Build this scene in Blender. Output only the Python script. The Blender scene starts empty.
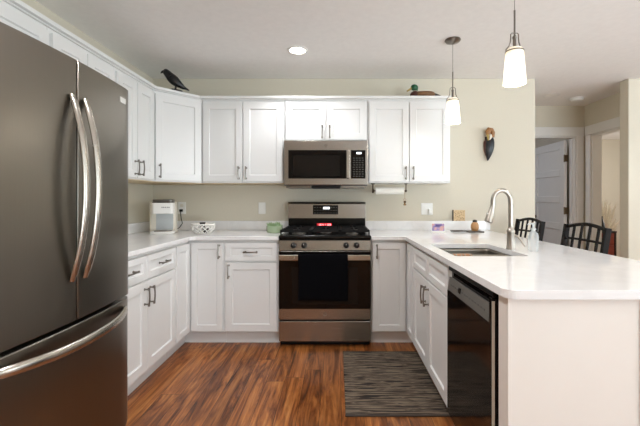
import bpy, bmesh, math, random
from mathutils import Vector, Matrix, Euler
random.seed(7)
PI = math.pi
SC = bpy.context.scene
COL = SC.collection

# ------------------------------------------------------------------ camera
cam_d = bpy.data.cameras.new('camera')
cam = bpy.data.objects.new('camera', cam_d); COL.objects.link(cam)
cam.location = (0.10, -3.60, 1.215); cam.rotation_euler = (PI/2, 0, 0)
cam_d.sensor_width = 36.0; cam_d.lens = 357/640*36
cam_d.shift_x = (320-337)/640; cam_d.shift_y = -(213-200)/640
cam_d.clip_start = 0.02
SC.camera = cam
# ------------------------------------------------------------------ world, lights, exposure
w = bpy.data.worlds.new('world'); SC.world = w; w.use_nodes = True
bg = w.node_tree.nodes['Background']
bg.inputs[0].default_value = (0.75, 0.86, 1.0, 1); bg.inputs[1].default_value = 1.0
def area(name, loc, rot, sx, sy, power, color=(1, 1, 1)):
    d = bpy.data.lights.new(name, 'AREA'); d.shape = 'RECTANGLE'; d.size = sx; d.size_y = sy
    d.energy = power; d.color = color
    o = bpy.data.objects.new(name, d); COL.objects.link(o); o.location = loc; o.rotation_euler = rot
    return o
# daylight added from unseen windows (right wall, wall behind the camera, bedroom)
area('daylight_right', (5.75, -2.6, 1.30), (0, PI/2+0.45, 0), 2.4, 3.4, 125, (0.82, 0.93, 1.0))
area('daylight_front', (3.2, -7.05, 1.10), (PI/2+0.40, 0, 0), 4.2, 2.6, 105, (0.82, 0.93, 1.0))
# added lamps outside, aimed up through the windows to brighten the ceiling
area('ceiling_fill_right', (7.1, -2.6, 0.0), (0, PI-0.55, 0), 2.4, 4.5, 480, (0.80, 0.93, 1.0))
area('ceiling_fill_front', (3.2, -8.3, -0.2), (PI-0.55, 0, 0), 5.0, 2.4, 660, (0.80, 0.93, 1.0))
area('daylight_bedroom', (6.45, 1.6, 1.5), (0, PI/2, 0), 1.3, 1.6, 40, (1.0, 1.0, 0.98))
area('study_fill', (1.42, 2.0, 2.1), (0, -PI/2+0.7, 0), 0.5, 1.2, 9, (0.80, 0.86, 1.0))  # added fill grazing the open door from above; no window here
vs = SC.view_settings
vs.view_transform = 'Standard'; vs.look = 'None'; vs.gamma = 1.0; vs.use_curve_mapping = False
vs.exposure = 0.22
SC.cycles.max_bounces = 10; SC.cycles.diffuse_bounces = 6
SC.cycles.use_denoising = True
SC.cycles.sample_clamp_indirect = 6.0

# ------------------------------------------------------------------ materials
def lin(r, g, b):
    f = lambda v: ((v/255)/12.92 if v/255 <= 0.04045 else (((v/255)+0.055)/1.055)**2.4)
    return (f(r), f(g), f(b), 1)
class NT:
    def __init__(s, name):
        s.m = bpy.data.materials.new(name); s.m.use_nodes = True
        s.t = s.m.node_tree; s.b = s.t.nodes['Principled BSDF']
    def n(s, typ, **kw):
        x = s.t.nodes.new(typ)
        for k, v in kw.items():
            if k.startswith('i_'): x.inputs[k[2:].replace('_', ' ')].default_value = v
            else: setattr(x, k, v)
        return x
    def l(s, a, b): s.t.links.new(a, b)
    def coords(s, scale=(1, 1, 1), rot=(0, 0, 0)):
        tc = s.n('ShaderNodeTexCoord'); mp = s.n('ShaderNodeMapping')
        mp.inputs['Scale'].default_value = scale; mp.inputs['Rotation'].default_value = rot
        s.l(tc.outputs['Object'], mp.inputs[0]); return mp.outputs[0]
    def ramp(s, fac, stops):
        r = s.n('ShaderNodeValToRGB'); e = r.color_ramp.elements
        while len(e) < len(stops): e.new(0.5)
        for k, (p, c) in enumerate(stops): e[k].position = p; e[k].color = c
        s.l(fac, r.inputs[0]); return r.outputs[0]
    def bump(s, h, strength, dist=0.01):
        b = s.n('ShaderNodeBump'); b.inputs['Strength'].default_value = strength; b.inputs['Distance'].default_value = dist
        s.l(h, b.inputs['Height']); s.l(b.outputs[0], s.b.inputs['Normal'])
def mat(name, rgb, rough=0.5, metal=0.0, var=0.03, scale=18, stretch=(1, 1, 1), bump=0.0, spec=None, trans=0, ior=None, coat=0, rvar=0.04):
    k = NT(name); c = lin(*rgb)
    nz = k.n('ShaderNodeTexNoise', i_Scale=scale, i_Detail=4.0)
    k.l(k.coords(stretch), nz.inputs['Vector'])
    lo = tuple(max(0, v*(1-var)) for v in c[:3])+(1,); hi = tuple(min(1, v*(1+var)) for v in c[:3])+(1,)
    k.l(k.ramp(nz.outputs['Fac'], [(0.3, lo), (0.7, hi)]), k.b.inputs['Base Color'])
    mr = k.n('ShaderNodeMapRange'); mr.inputs['To Min'].default_value = max(0.02, rough-rvar); mr.inputs['To Max'].default_value = rough+rvar
    k.l(nz.outputs['Fac'], mr.inputs['Value']); k.l(mr.outputs[0], k.b.inputs['Roughness'])
    k.b.inputs['Metallic'].default_value = metal
    if spec is not None: k.b.inputs['Specular IOR Level'].default_value = spec
    if trans: k.b.inputs['Transmission Weight'].default_value = trans
    if ior: k.b.inputs['IOR'].default_value = ior
    if coat: k.b.inputs['Coat Weight'].default_value = coat
    if bump: k.bump(nz.outputs['Fac'], bump)
    return k.m
def emit(name, rgb, strength):
    k = NT(name); c = lin(*rgb)
    k.b.inputs['Base Color'].default_value = c
    k.b.inputs['Emission Color'].default_value = c; k.b.inputs['Emission Strength'].default_value = strength
    return k.m
def wood_floor():
    k = NT('plank_floor')
    co = k.coords((1, 1, 1), (0, 0, PI/2))
    br = k.n('ShaderNodeTexBrick', offset=0.0, i_Scale=1.0)
    br.inputs['Brick Width'].default_value = 1.25; br.inputs['Row Height'].default_value = 0.125
    br.inputs['Mortar Size'].default_value = 0.0012; br.inputs['Color1'].default_value = (0, 0, 0, 1); br.inputs['Color2'].default_value = (1, 1, 1, 1)
    br.inputs['Mortar'].default_value = (0.5, 0.5, 0.5, 1); br.inputs['Bias'].default_value = 0.0
    sx = k.n('ShaderNodeSeparateXYZ'); k.l(co, sx.inputs[0])
    dv = k.n('ShaderNodeMath', operation='DIVIDE'); k.l(sx.outputs['Y'], dv.inputs[0]); dv.inputs[1].default_value = 0.125
    fl = k.n('ShaderNodeMath', operation='FLOOR'); k.l(dv.outputs[0], fl.inputs[0])
    wn = k.n('ShaderNodeTexWhiteNoise', noise_dimensions='1D'); k.l(fl.outputs[0], wn.inputs['W'])
    ml = k.n('ShaderNodeMath', operation='MULTIPLY_ADD'); k.l(wn.outputs['Value'], ml.inputs[0]); ml.inputs[1].default_value = 1.25; k.l(sx.outputs['X'], ml.inputs[2])
    cb_ = k.n('ShaderNodeCombineXYZ'); k.l(ml.outputs[0], cb_.inputs['X']); k.l(sx.outputs['Y'], cb_.inputs['Y'])
    k.l(cb_.outputs[0], br.inputs['Vector'])
    tc = k.n('ShaderNodeTexCoord')
    off = k.n('ShaderNodeVectorMath', operation='SCALE'); off.inputs['Scale'].default_value = 9.0
    k.l(br.outputs['Color'], off.inputs[0])
    add = k.n('ShaderNodeVectorMath', operation='ADD'); k.l(tc.outputs['Object'], add.inputs[0]); k.l(off.outputs[0], add.inputs[1])
    mp = k.n('ShaderNodeMapping'); mp.inputs['Scale'].default_value = (8.5, 1.0, 1); k.l(add.outputs[0], mp.inputs[0])
    n1 = k.n('ShaderNodeTexNoise', i_Scale=1.6, i_Detail=7.0, i_Roughness=0.66, i_Distortion=1.6); k.l(mp.outputs[0], n1.inputs['Vector'])
    grain = k.ramp(n1.outputs['Fac'], [(0.30, lin(54, 24, 9)), (0.43, lin(128, 73, 34)), (0.55, lin(174, 109, 56)), (0.72, lin(206, 146, 86))])
    mp2 = k.n('ShaderNodeMapping'); mp2.inputs['Scale'].default_value = (60, 2.0, 1); k.l(add.outputs[0], mp2.inputs[0])
    n2 = k.n('ShaderNodeTexNoise', i_Scale=1.5, i_Detail=5.0, i_Roughness=0.6); k.l(mp2.outputs[0], n2.inputs['Vector'])
    fine = k.ramp(n2.outputs['Fac'], [(0.35, (0.62, 0.58, 0.55, 1)), (0.6, (1, 1, 1, 1))])
    mx = k.n('ShaderNodeMix', data_type='RGBA', blend_type='MULTIPLY'); mx.inputs[0].default_value = 1.0
    k.l(grain, mx.inputs[6]); k.l(fine, mx.inputs[7])
    tone = k.ramp(br.outputs['Color'], [(0.0, (0.74, 0.70, 0.66, 1)), (1.0, (1.08, 1.05, 1.0, 1))])
    mx2 = k.n('ShaderNodeMix', data_type='RGBA', blend_type='MULTIPLY'); mx2.inputs[0].default_value = 1.0
    k.l(mx.outputs[2], mx2.inputs[6]); k.l(tone, mx2.inputs[7])
    seam = k.n('ShaderNodeMix', data_type='RGBA'); seam.inputs[7].default_value = lin(40, 20, 10)
    k.l(br.outputs['Fac'], seam.inputs[0]); k.l(mx2.outputs[2], seam.inputs[6])
    k.l(seam.outputs[2], k.b.inputs['Base Color'])
    k.b.inputs['Roughness'].default_value = 0.30
    k.bump(n1.outputs['Fac'], 0.08, 0.004)
    return k.m
def rug_mat():
    k = NT('rug_weave')
    n1 = k.n('ShaderNodeTexNoise', i_Scale=1.0, i_Detail=1.2, i_Roughness=0.5); k.l(k.coords((5, 85, 1)), n1.inputs['Vector'])
    c = k.ramp(n1.outputs['Fac'], [(0.40, lin(24, 18, 15)), (0.45, lin(74, 58, 45)), (0.50, lin(126, 112, 94)), (0.55, lin(46, 34, 27)), (0.61, lin(122, 108, 90))])
    k.l(c, k.b.inputs['Base Color']); k.b.inputs['Roughness'].default_value = 0.9
    w2 = k.n('ShaderNodeTexNoise', i_Scale=1.0, i_Detail=1.0); k.l(k.coords((60, 400, 1)), w2.inputs['Vector'])
    k.bump(w2.outputs['Fac'], 0.4, 0.004)
    return k.m
def quartz():
    k = NT('white_quartz')
    n1 = k.n('ShaderNodeTexNoise', i_Scale=3.0, i_Detail=8.0, i_Distortion=1.5); k.l(k.coords(), n1.inputs['Vector'])
    c = k.ramp(n1.outputs['Fac'], [(0.40, lin(238, 237, 236)), (0.50, lin(234, 233, 232)), (0.56, lin(239, 238, 237))])
    k.l(c, k.b.inputs['Base Color']); k.b.inputs['Roughness'].default_value = 0.10
    return k.m
def brushed(name, rgb, rough, axis, var=0.05, metal=1.0):
    st = {'x': (3, 500, 500), 'y': (500, 3, 500), 'z': (500, 500, 3)}[axis]
    return mat(name, rgb, rough, metal, var, 1.0, st, rvar=0.03)
def photo_mat():
    k = NT('sunset_photo')
    n1 = k.n('ShaderNodeTexNoise', i_Scale=14.0, i_Detail=2.0); k.l(k.coords((1, 1, 1.6)), n1.inputs['Vector'])
    c = k.ramp(n1.outputs['Fac'], [(0.35, lin(74, 66, 130)), (0.48, lin(150, 130, 180)), (0.56, lin(215, 165, 150)), (0.7, lin(120, 110, 165))])
    k.l(c, k.b.inputs['Base Color']); k.b.inputs['Roughness'].default_value = 0.3
    return k.m
def cloth_stripes():
    k = NT('striped_dishcloth')
    wv = k.n('ShaderNodeTexWave', bands_direction='X', i_Scale=6.0, i_Distortion=0.6); k.l(k.coords(), wv.inputs['Vector'])
    c = k.ramp(wv.outputs['Fac'], [(0.25, lin(190, 140, 108)), (0.5, lin(206, 160, 130)), (0.7, lin(128, 168, 160)), (0.95, lin(184, 128, 92))])
    k.l(c, k.b.inputs['Base Color']); k.b.inputs['Roughness'].default_value = 0.9
    return k.m
def speckled_wood():
    k = NT('carved_wood')
    v = k.n('ShaderNodeTexVoronoi', i_Scale=70.0); k.l(k.coords((1, 1, 1)), v.inputs['Vector'])
    c = k.ramp(v.outputs['Distance'], [(0.12, lin(96, 72, 48)), (0.3, lin(198, 170, 128)), (0.8, lin(216, 190, 150))])
    k.l(c, k.b.inputs['Base Color']); k.b.inputs['Roughness'].default_value = 0.6
    return k.m
M = {}
M['wall'] = mat('beige_wall_paint', (211, 204, 187), 0.75, var=0.012, scale=60, bump=0.03)
M['ceil'] = mat('ceiling_paint', (238, 236, 233), 0.9, var=0.02, scale=26, bump=0.12)
M['trim'] = mat('white_trim_paint', (228, 227, 224), 0.4, var=0.01)
M['cab'] = mat('white_cabinet_paint', (231, 231, 229), 0.33, var=0.008, scale=6)
M['panel'] = mat('end_panel_paint', (229, 222, 214), 0.4, var=0.008, scale=6)
M['floor'] = wood_floor()
M['rug'] = rug_mat()
M['hem'] = mat('dark_rug_binding', (66, 56, 48), 0.9, scale=80)
M['quartz'] = quartz()
M['fridge'] = brushed('slate_steel', (130, 124, 115), 0.30, 'z', 0.02)
M['fridge_side'] = mat('dark_grey_case', (66, 64, 62), 0.5)
M['fridge_handle'] = mat('fridge_handle_steel', (178, 172, 162), 0.26, 1.0, 0.02, 40)
M['steel'] = brushed('range_steel', (172, 167, 160), 0.26, 'x', 0.02)
M['nickel'] = mat('brushed_nickel', (138, 132, 124), 0.30, 1.0, scale=60)
M['faucetm'] = mat('faucet_nickel', (180, 172, 162), 0.30, 1.0, scale=60)
M['sinkm'] = mat('sink_steel', (150, 144, 134), 0.35, 1.0, scale=80)
M['black_glass'] = mat('black_glass', (9, 8, 8), 0.06, var=0.1, spec=0.3)
M['window_glass'] = mat('microwave_window', (24, 21, 19), 0.14, var=0.1, spec=0.25)
M['enamel'] = mat('black_enamel', (10, 9, 9), 0.2, spec=0.35)
M['iron'] = mat('cast_iron', (12, 12, 12), 0.55, spec=0.25, scale=120, bump=0.05)
M['plastic'] = mat('black_plastic', (12, 11, 11), 0.35, spec=0.3)
M['dw'] = mat('dishwasher_black', (20, 15, 14), 0.10, var=0.08)
M['dwpanel'] = mat('dishwasher_control_grey', (104, 100, 94), 0.35)
M['key'] = mat('keypad_print', (96, 94, 90), 0.5)
M['towel'] = mat('black_terry', (12, 12, 15), 0.95, scale=220, bump=0.4, spec=0.05)
M['white_plastic'] = mat('white_plastic', (236, 235, 230), 0.35, var=0.01)
M['cream_plastic'] = mat('cream_plastic', (226, 220, 206), 0.35, var=0.01)
M['grey_plastic'] = mat('grey_plastic', (112, 106, 98), 0.3, 0.6)
M['recess'] = mat('brewer_recess', (196, 200, 200), 0.25)
M['stool'] = mat('dark_stool_wood', (24, 20, 18), 0.55, scale=30, stretch=(1, 1, 0.1), spec=0.18)
M['bronze'] = mat('oil_bronze', (74, 54, 38), 0.4, 0.8)
M['brass'] = mat('aged_brass', (168, 128, 72), 0.35, 1.0)
M['paper'] = mat('paper_towel', (240, 238, 230), 0.95, scale=90, bump=0.1)
M['green_glass'] = mat('green_glass', (196, 216, 178), 0.08); M['green_glass'].node_tree.nodes['Principled BSDF'].inputs['Alpha'].default_value = 0.42
M['succulent'] = mat('succulent_green', (146, 172, 126), 0.5, var=0.2, scale=60)
M['soil'] = mat('dark_soil', (52, 44, 34), 0.95, var=0.3, scale=90)
M['wicker'] = mat('white_wicker', (238, 236, 230), 0.6)
M['pod'] = mat('pod_foil', (200, 196, 190), 0.4)
M['pod_dark'] = mat('pod_dark', (58, 52, 50), 0.4)
M['clear'] = mat('clear_plastic', (232, 238, 238), 0.08); M['clear'].node_tree.nodes['Principled BSDF'].inputs['Alpha'].default_value = 0.35
M['pane'] = mat('window_pane', (235, 240, 242), 0.05); M['pane'].node_tree.nodes['Principled BSDF'].inputs['Alpha'].default_value = 0.06
M['crow'] = mat('black_resin', (12, 12, 14), 0.35, scale=50, bump=0.15)
M['d_green'] = mat('mallard_green', (18, 84, 52), 0.3, var=0.25, scale=60)
M['d_brown'] = mat('decoy_brown', (122, 84, 48), 0.45, var=0.3, scale=50, stretch=(0.4, 2, 2))
M['d_chest'] = mat('decoy_chestnut', (74, 34, 22), 0.45, var=0.2)
M['d_tail'] = mat('decoy_tail_grey', (70, 66, 62), 0.5, var=0.2)
M['d_bill'] = mat('decoy_bill', (176, 150, 84), 0.4, var=0.1)
M['d_white'] = mat('decoy_white', (226, 222, 210), 0.5)
M['d_black'] = mat('plaque_blue_black', (22, 24, 30), 0.3, var=0.2)
M['d_ochre'] = mat('plaque_brown', (150, 104, 58), 0.45, var=0.25, scale=70)
M['badge'] = mat('pale_badge', (190, 190, 184), 0.4, 0.2)
M['slate'] = mat('slate_grey', (86, 80, 74), 0.6, var=0.15, scale=70)
M['egg'] = mat('turned_wood', (186, 140, 92), 0.35, var=0.15, scale=40, stretch=(1, 1, 0.2))
M['dark_wood'] = mat('dark_wood', (40, 26, 18), 0.35)
M['rail'] = mat('bare_wood', (204, 186, 154), 0.6, var=0.08, stretch=(0.2, 1, 1))
M['block'] = speckled_wood()
M['photo'] = photo_mat()
M['cloth'] = cloth_stripes()
M['shade'] = None
M['redwood'] = mat('cherry_wood', (132, 52, 34), 0.35, var=0.2, scale=14, stretch=(0.2, 1, 1))
M['pampas'] = mat('dried_grass', (238, 232, 218), 0.9, var=0.15, scale=60)
M['lamp_glow'] = emit('lamp_glow', (255, 246, 230), 9.0)
M['display_white'] = emit('display_white', (235, 240, 245), 1.6)
M['display_red'] = emit('display_red', (190, 20, 34), 0.7)
M['display_pink'] = emit('display_pink', (255, 165, 170), 1.6)
M['hinge'] = mat('hinge_bronze', (110, 92, 70), 0.35, 0.9)
def shade_mat():
    k = NT('frosted_shade')
    tc = k.n('ShaderNodeTexCoord'); sp = k.n('ShaderNodeSeparateXYZ'); k.l(tc.outputs['Generated'], sp.inputs[0])
    nz = k.n('ShaderNodeTexNoise', i_Scale=8.0); k.l(k.coords(), nz.inputs['Vector'])
    c = k.ramp(sp.outputs['Z'], [(0.55, lin(255, 248, 232)), (1.0, lin(238, 218, 182))])
    k.b.inputs['Base Color'].default_value = lin(236, 230, 216); k.b.inputs['Roughness'].default_value = 0.25
    k.l(c, k.b.inputs['Emission Color'])
    mr = k.n('ShaderNodeMapRange'); mr.inputs['From Min'].default_value = 0.55; mr.inputs['From Max'].default_value = 1.0
    mr.inputs['To Min'].default_value = 1.5; mr.inputs['To Max'].default_value = 0.45
    k.l(sp.outputs['Z'], mr.inputs['Value']); k.l(mr.outputs[0], k.b.inputs['Emission Strength'])
    return k.m
M['shade'] = shade_mat()

# ------------------------------------------------------------------ mesh builder
class MB:
    def __init__(s): s.bm = bmesh.new(); s.mi = 0
    def _f(s, vs):
        try: f = s.bm.faces.new(vs); f.material_index = s.mi; return f
        except ValueError: return None
    def box(s, x0, x1, y0, y1, z0, z1, rot=None):
        c = [Vector((x, y, z)) for x in (x0, x1) for y in (y0, y1) for z in (z0, z1)]
        if rot is not None:
            o = Vector(((x0+x1)/2, (y0+y1)/2, (z0+z1)/2)); R = Euler(rot).to_matrix(); c = [o+R@(v-o) for v in c]
        v = [s.bm.verts.new(p) for p in c]
        for q in ((0, 1, 3, 2), (4, 6, 7, 5), (0, 4, 5, 1), (2, 3, 7, 6), (0, 2, 6, 4), (1, 5, 7, 3)): s._f([v[i] for i in q])
        return s
    def tube(s, pts, r, n=10, caps=True, flat=1.0, up=None):
        P = [Vector(p) for p in pts]; R = r if isinstance(r, (list, tuple)) else [r]*len(P)
        rings = []; nrm = None
        for i, p in enumerate(P):
            t = (P[min(i+1, len(P)-1)]-P[max(i-1, 0)]).normalized()
            if nrm is None:
                a = Vector(up) if up else (Vector((0, 0, 1)) if abs(t.z) < 0.9 else Vector((1, 0, 0)))
                nrm = (a-t*a.dot(t)).normalized()
            else: nrm = (nrm-t*nrm.dot(t)).normalized()
            b = t.cross(nrm)
            rings.append([s.bm.verts.new(p+R[i]*(math.cos(2*PI*k/n)*nrm*flat+math.sin(2*PI*k/n)*b)) for k in range(n)])
        for a, b in zip(rings, rings[1:]):
            for k in range(n): s._f([a[k], a[(k+1) % n], b[(k+1) % n], b[k]])
        if caps: s._f(rings[0][::-1]); s._f(rings[-1])
        return s
    def lathe(s, prof, c=(0, 0, 0), n=24, ax='z', caps=True):
        c = Vector(c); rings = []
        for r, h in prof:
            ring = []
            for k in range(n):
                a, b = r*math.cos(2*PI*k/n), r*math.sin(2*PI*k/n)
                p = {'z': (a, b, h), 'y': (a, h, b), 'x': (h, a, b)}[ax]
                ring.append(s.bm.verts.new(c+Vector(p)))
            rings.append(ring)
        for a, b in zip(rings, rings[1:]):
            for k in range(n): s._f([a[k], a[(k+1) % n], b[(k+1) % n], b[k]])
        if caps: s._f(rings[0][::-1]); s._f(rings[-1])
        return s
    def ell(s, c, r, rot=(0, 0, 0), n=20, m=12):
        R = Euler(rot).to_matrix(); c = Vector(c)
        vs = []
        for i in range(m+1):
            th = PI*i/m
            if i in (0, m): vs.append([s.bm.verts.new(c+R@Vector((0, 0, r[2]*math.cos(th))))]); continue
            vs.append([s.bm.verts.new(c+R@Vector((r[0]*math.sin(th)*math.cos(2*PI*k/n), r[1]*math.sin(th)*math.sin(2*PI*k/n), r[2]*math.cos(th)))) for k in range(n)])
        for i in range(m):
            for k in range(n):
                a, b = vs[i], vs[i+1]; k2 = (k+1) % n
                if len(a) == 1: s._f([a[0], b[k], b[k2]])
                elif len(b) == 1: s._f([a[k], b[0], a[k2]])
                else: s._f([a[k], b[k], b[k2], a[k2]])
        return s
    def prism(s, poly, z0, z1, ax='z', holes=()):
        def P(u, v, h): return {'z': (u, v, h), 'x': (h, u, v), 'y': (u, h, v)}[ax]
        b2 = bmesh.new(); edges = []
        for loop in [poly]+list(holes):
            vs = [b2.verts.new(P(u, v, z0)) for u, v in loop]
            edges += [b2.edges.new((vs[i], vs[(i+1) % len(vs)])) for i in range(len(vs))]
        if holes: bmesh.ops.triangle_fill(b2, use_beauty=True, edges=edges)
        else: b2.faces.new(vs)
        g = bmesh.ops.extrude_face_region(b2, geom=b2.faces[:])
        d = Vector(P(0, 0, z1))-Vector(P(0, 0, z0))
        bmesh.ops.translate(b2, vec=d, verts=[e for e in g['geom'] if isinstance(e, bmesh.types.BMVert)])
        # the extrude keeps the first cap in place
        mp = {v: s.bm.verts.new(v.co) for v in b2.verts}
        for f in b2.faces: s._f([mp[v] for v in f.verts])
        b2.free(); return s
    def sheet(s, fn, nu, nv):
        g = [[s.bm.verts.new(fn(u/nu, v/nv)) for v in range(nv+1)] for u in range(nu+1)]
        for u in range(nu):
            for v in range(nv): s._f([g[u][v], g[u+1][v], g[u+1][v+1], g[u][v+1]])
        return s
def obj(name, b, m, parent=None, loc=(0, 0, 0), rotz=0.0, bevel=0.0, smooth=False, sub=0, solid=0.0, label=None, seg=2):
    bmesh.ops.recalc_face_normals(b.bm, faces=b.bm.faces[:])
    me = bpy.data.meshes.new(name); b.bm.to_mesh(me); b.bm.free()
    for x in (m if isinstance(m, list) else [m]): me.materials.append(M[x])
    o = bpy.data.objects.new(name, me); COL.objects.link(o)
    o.location = loc; o.rotation_euler = (0, 0, rotz)
    if parent is not None: o.parent = parent
    if smooth:
        me.polygons.foreach_set('use_smooth', [True]*len(me.polygons))
        try: me.set_sharp_from_angle(angle=math.radians(40))
        except Exception: pass
    if solid:
        q = o.modifiers.new('thickness', 'SOLIDIFY'); q.thickness = solid; q.offset = 0
    if bevel:
        q = o.modifiers.new('bevel', 'BEVEL'); q.width = bevel; q.segments = seg; q.limit_method = 'ANGLE'; q.angle_limit = math.radians(40)
    if sub:
        q = o.modifiers.new('smooth', 'SUBSURF'); q.levels = sub; q.render_levels = sub
    if label: o['label'] = label
    return o
def tag(o, label, cat, group=None):
    o['label'] = label; o['category'] = cat
    if group: o['group'] = group
    return o
def thing(name, label, cat, loc=(0, 0, 0), rotz=0.0, group=None):
    o = bpy.data.objects.new(name, None); COL.objects.link(o); o.empty_display_size = 0.1
    o.location = loc; o.rotation_euler = (0, 0, rotz)
    return tag(o, label, cat, group)
def struct(name, b, m, parent=None, **kw):
    o = obj(name, b, m, parent, **kw)
    if parent is None: o['kind'] = 'structure'
    return o
def fillet(poly, idx, r, n=6):
    out = []
    L = len(poly)
    for i, p in enumerate(poly):
        if i not in idx: out.append(p); continue
        P = Vector(p); A = Vector(poly[i-1]); Bq = Vector(poly[(i+1) % L])
        u = (A-P).normalized(); v = (Bq-P).normalized()
        s, e = P+u*r, P+v*r; c = P+u*r+v*r
        a0 = math.atan2(s.y-c.y, s.x-c.x); a1 = math.atan2(e.y-c.y, e.x-c.x)
        d = (a1-a0+PI) % (2*PI)-PI
        out += [(c.x+r*math.cos(a0+d*k/n), c.y+r*math.sin(a0+d*k/n)) for k in range(n+1)]
    return out
def rrect(x0, x1, y0, y1, r, n=5): return fillet([(x0, y0), (x1, y0), (x1, y1), (x0, y1)], (0, 1, 2, 3), r, n)

# ------------------------------------------------------------------ room shell
H = 2.44; XL = -1.753; XR = 5.2; YF = -6.5; WT = 0.115
struct('floor', MB().box(XL-0.12, 7.0, YF-0.12, 5.0, -0.10, 0.0), 'floor')
struct('ceiling', MB().box(XL-0.12, 7.0, YF-0.12, 5.0, H, H+0.10), 'ceil')
struct('wall_left', MB().box(XL-0.12, XL, YF, 0.0, 0, H), 'wall')
struct('wall_back', MB().box(XL-0.12, 2.10, 0.0, WT, 0, H), 'wall', bevel=0.006)
struct('wall_back_right', MB().box(3.04, XR+0.12, 0.0, WT, 0, H), 'wall', bevel=0.006)
# right wall with a window, wall behind the camera with a wide glass door
def holed_wall(name, axis, a0, a1, h0, h1, oa0, oa1, oz0, oz1, m='wall'):
    b = MB()
    def bx(p0, p1, z0, z1):
        if p1-p0 < 1e-4 or z1-z0 < 1e-4: return
        if axis == 'x': b.box(p0, p1, h0, h1, z0, z1)
        else: b.box(h0, h1, p0, p1, z0, z1)
    bx(a0, oa0, 0, H); bx(oa1, a1, 0, H); bx(oa0, oa1, 0, oz0); bx(oa0, oa1, oz1, H)
    return struct(name, b, m)
holed_wall('wall_right', 'y', YF, 0.0, XR, XR+0.12, -3.85, -1.35, 0.65, 2.2)
holed_wall('wall_front', 'x', XL-0.12, XR+0.12, YF-0.12, YF, 1.6, 4.9, 0.12, 2.3)
def window(name, axis, a0, a1, z0, z1, h, n):
    b = MB(); t = 0.05
    def bx(p0, p1, q0, q1):
        if axis == 'x': b.box(p0, p1, h-0.03, h+0.03, q0, q1)
        else: b.box(h-0.03, h+0.03, p0, p1, q0, q1)
    bx(a0+.002, a0+t, z0+.002, z1-.002); bx(a1-t, a1-.002, z0+.002, z1-.002); bx(a0+t, a1-t, z0+.002, z0+t); bx(a0+t, a1-t, z1-t, z1-.002)
    for k in range(1, n):
        c = a0+(a1-a0)*k/n; bx(c-t/2, c+t/2, z0+t, z1-t)
    o = struct(name, b, 'trim')
    g = MB()
    if axis == 'x': g.box(a0+t, a1-t, h-0.004, h+0.004, z0+t, z1-t)
    else: g.box(h-0.004, h+0.004, a0+t, a1-t, z0+t, z1-t)
    obj('pane', g, 'pane', o)
window('window_1', 'y', -3.85, -1.35, 0.65, 2.2, XR+0.06, 3)
window('window_2', 'x', 1.6, 4.9, 0.12, 2.3, YF-0.06, 3)
# hall behind the opening in the back wall
HB = 1.05; HX = 3.32
struct('wall_hall_left', MB().box(1.98, 2.09, WT+0.001, HB, 0, H), 'wall')
holed_wall('wall_hall_back', 'x', 1.98, HX+WT, HB, HB+WT, 2.42, 3.215, 0.0, 2.045)
holed_wall('wall_hall_right', 'y', WT+0.001, HB, HX, HX+WT, 0.145, 0.915, 0.0, 2.045)
# study beyond the grey door, bedroom beyond the hall's right doorway
struct('wall_study_left', MB().box(1.20, 1.30, HB+WT, 4.5, 0, H), 'wall')
struct('wall_study_back', MB().box(1.20, 3.535, 4.5, 4.6, 0, H), 'wall')
struct('wall_study_front', MB().box(1.20, 1.975, HB, HB+WT, 0, H), 'wall')
struct('wall_study_right', MB().box(HX+WT+0.001, 3.535, HB+0.001, 4.5, 0, H), 'wall')
struct('wall_bedroom_back', MB().box(3.537, 6.6, 3.65, 3.75, 0, H), 'wall')
struct('wall_bedroom_right', MB().box(6.6, 6.7, WT, 3.65, 0, H), 'wall')
struct('wall_bedroom_front', MB().box(5.33, 6.6, 0.0, WT, 0, H), 'wall')
# door casings
def casing(name, axis, a0, a1, h, sgn, top, inner0=True):
    b = MB(); t = 0.018; cw = 0.085
    def bx(p0, p1, z0, z1, tt=t):
        lo, hi = sorted((h, h+sgn*tt))
        if axis == 'x': b.box(p0, p1, lo, hi, z0, z1)
        else: b.box(lo, hi, p0, p1, z0, z1)
    if inner0: bx(a0-cw, a0, 0, top)
    bx(a1, a1+cw, 0, top)
    bx(a0-(cw+0.012 if inner0 else 0), a1+cw+0.004, top, top+0.115, 0.024)
    return struct(name, b, 'trim', bevel=0.003)
casing('trim_1', 'x', 2.42, 3.215, HB-0.001, -1, 2.045)
casing('trim_2', 'y', 0.145, 0.915, HX-0.001, -1, 2.045, inner0=False)
b = MB()
b.box(3.197, 3.215, HB+0.001, HB+WT-0.001, 0, 2.045).box(2.42, 2.438, HB+0.001, HB+WT-0.001, 0, 2.045).box(2.438, 3.197, HB+0.001, HB+WT-0.001, 2.027, 2.045)
b.box(3.185, 3.197, HB+0.03, HB+0.06, 0, 2.027)
struct('trim_3', b, 'trim')
b = MB()
b.box(HX+0.001, HX+WT-0.001, 0.897, 0.915, 0, 2.045).box(HX+0.001, HX+WT-0.001, 0.16, 0.897, 2.027, 2.045)
struct('trim_4', b, 'trim')
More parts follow.
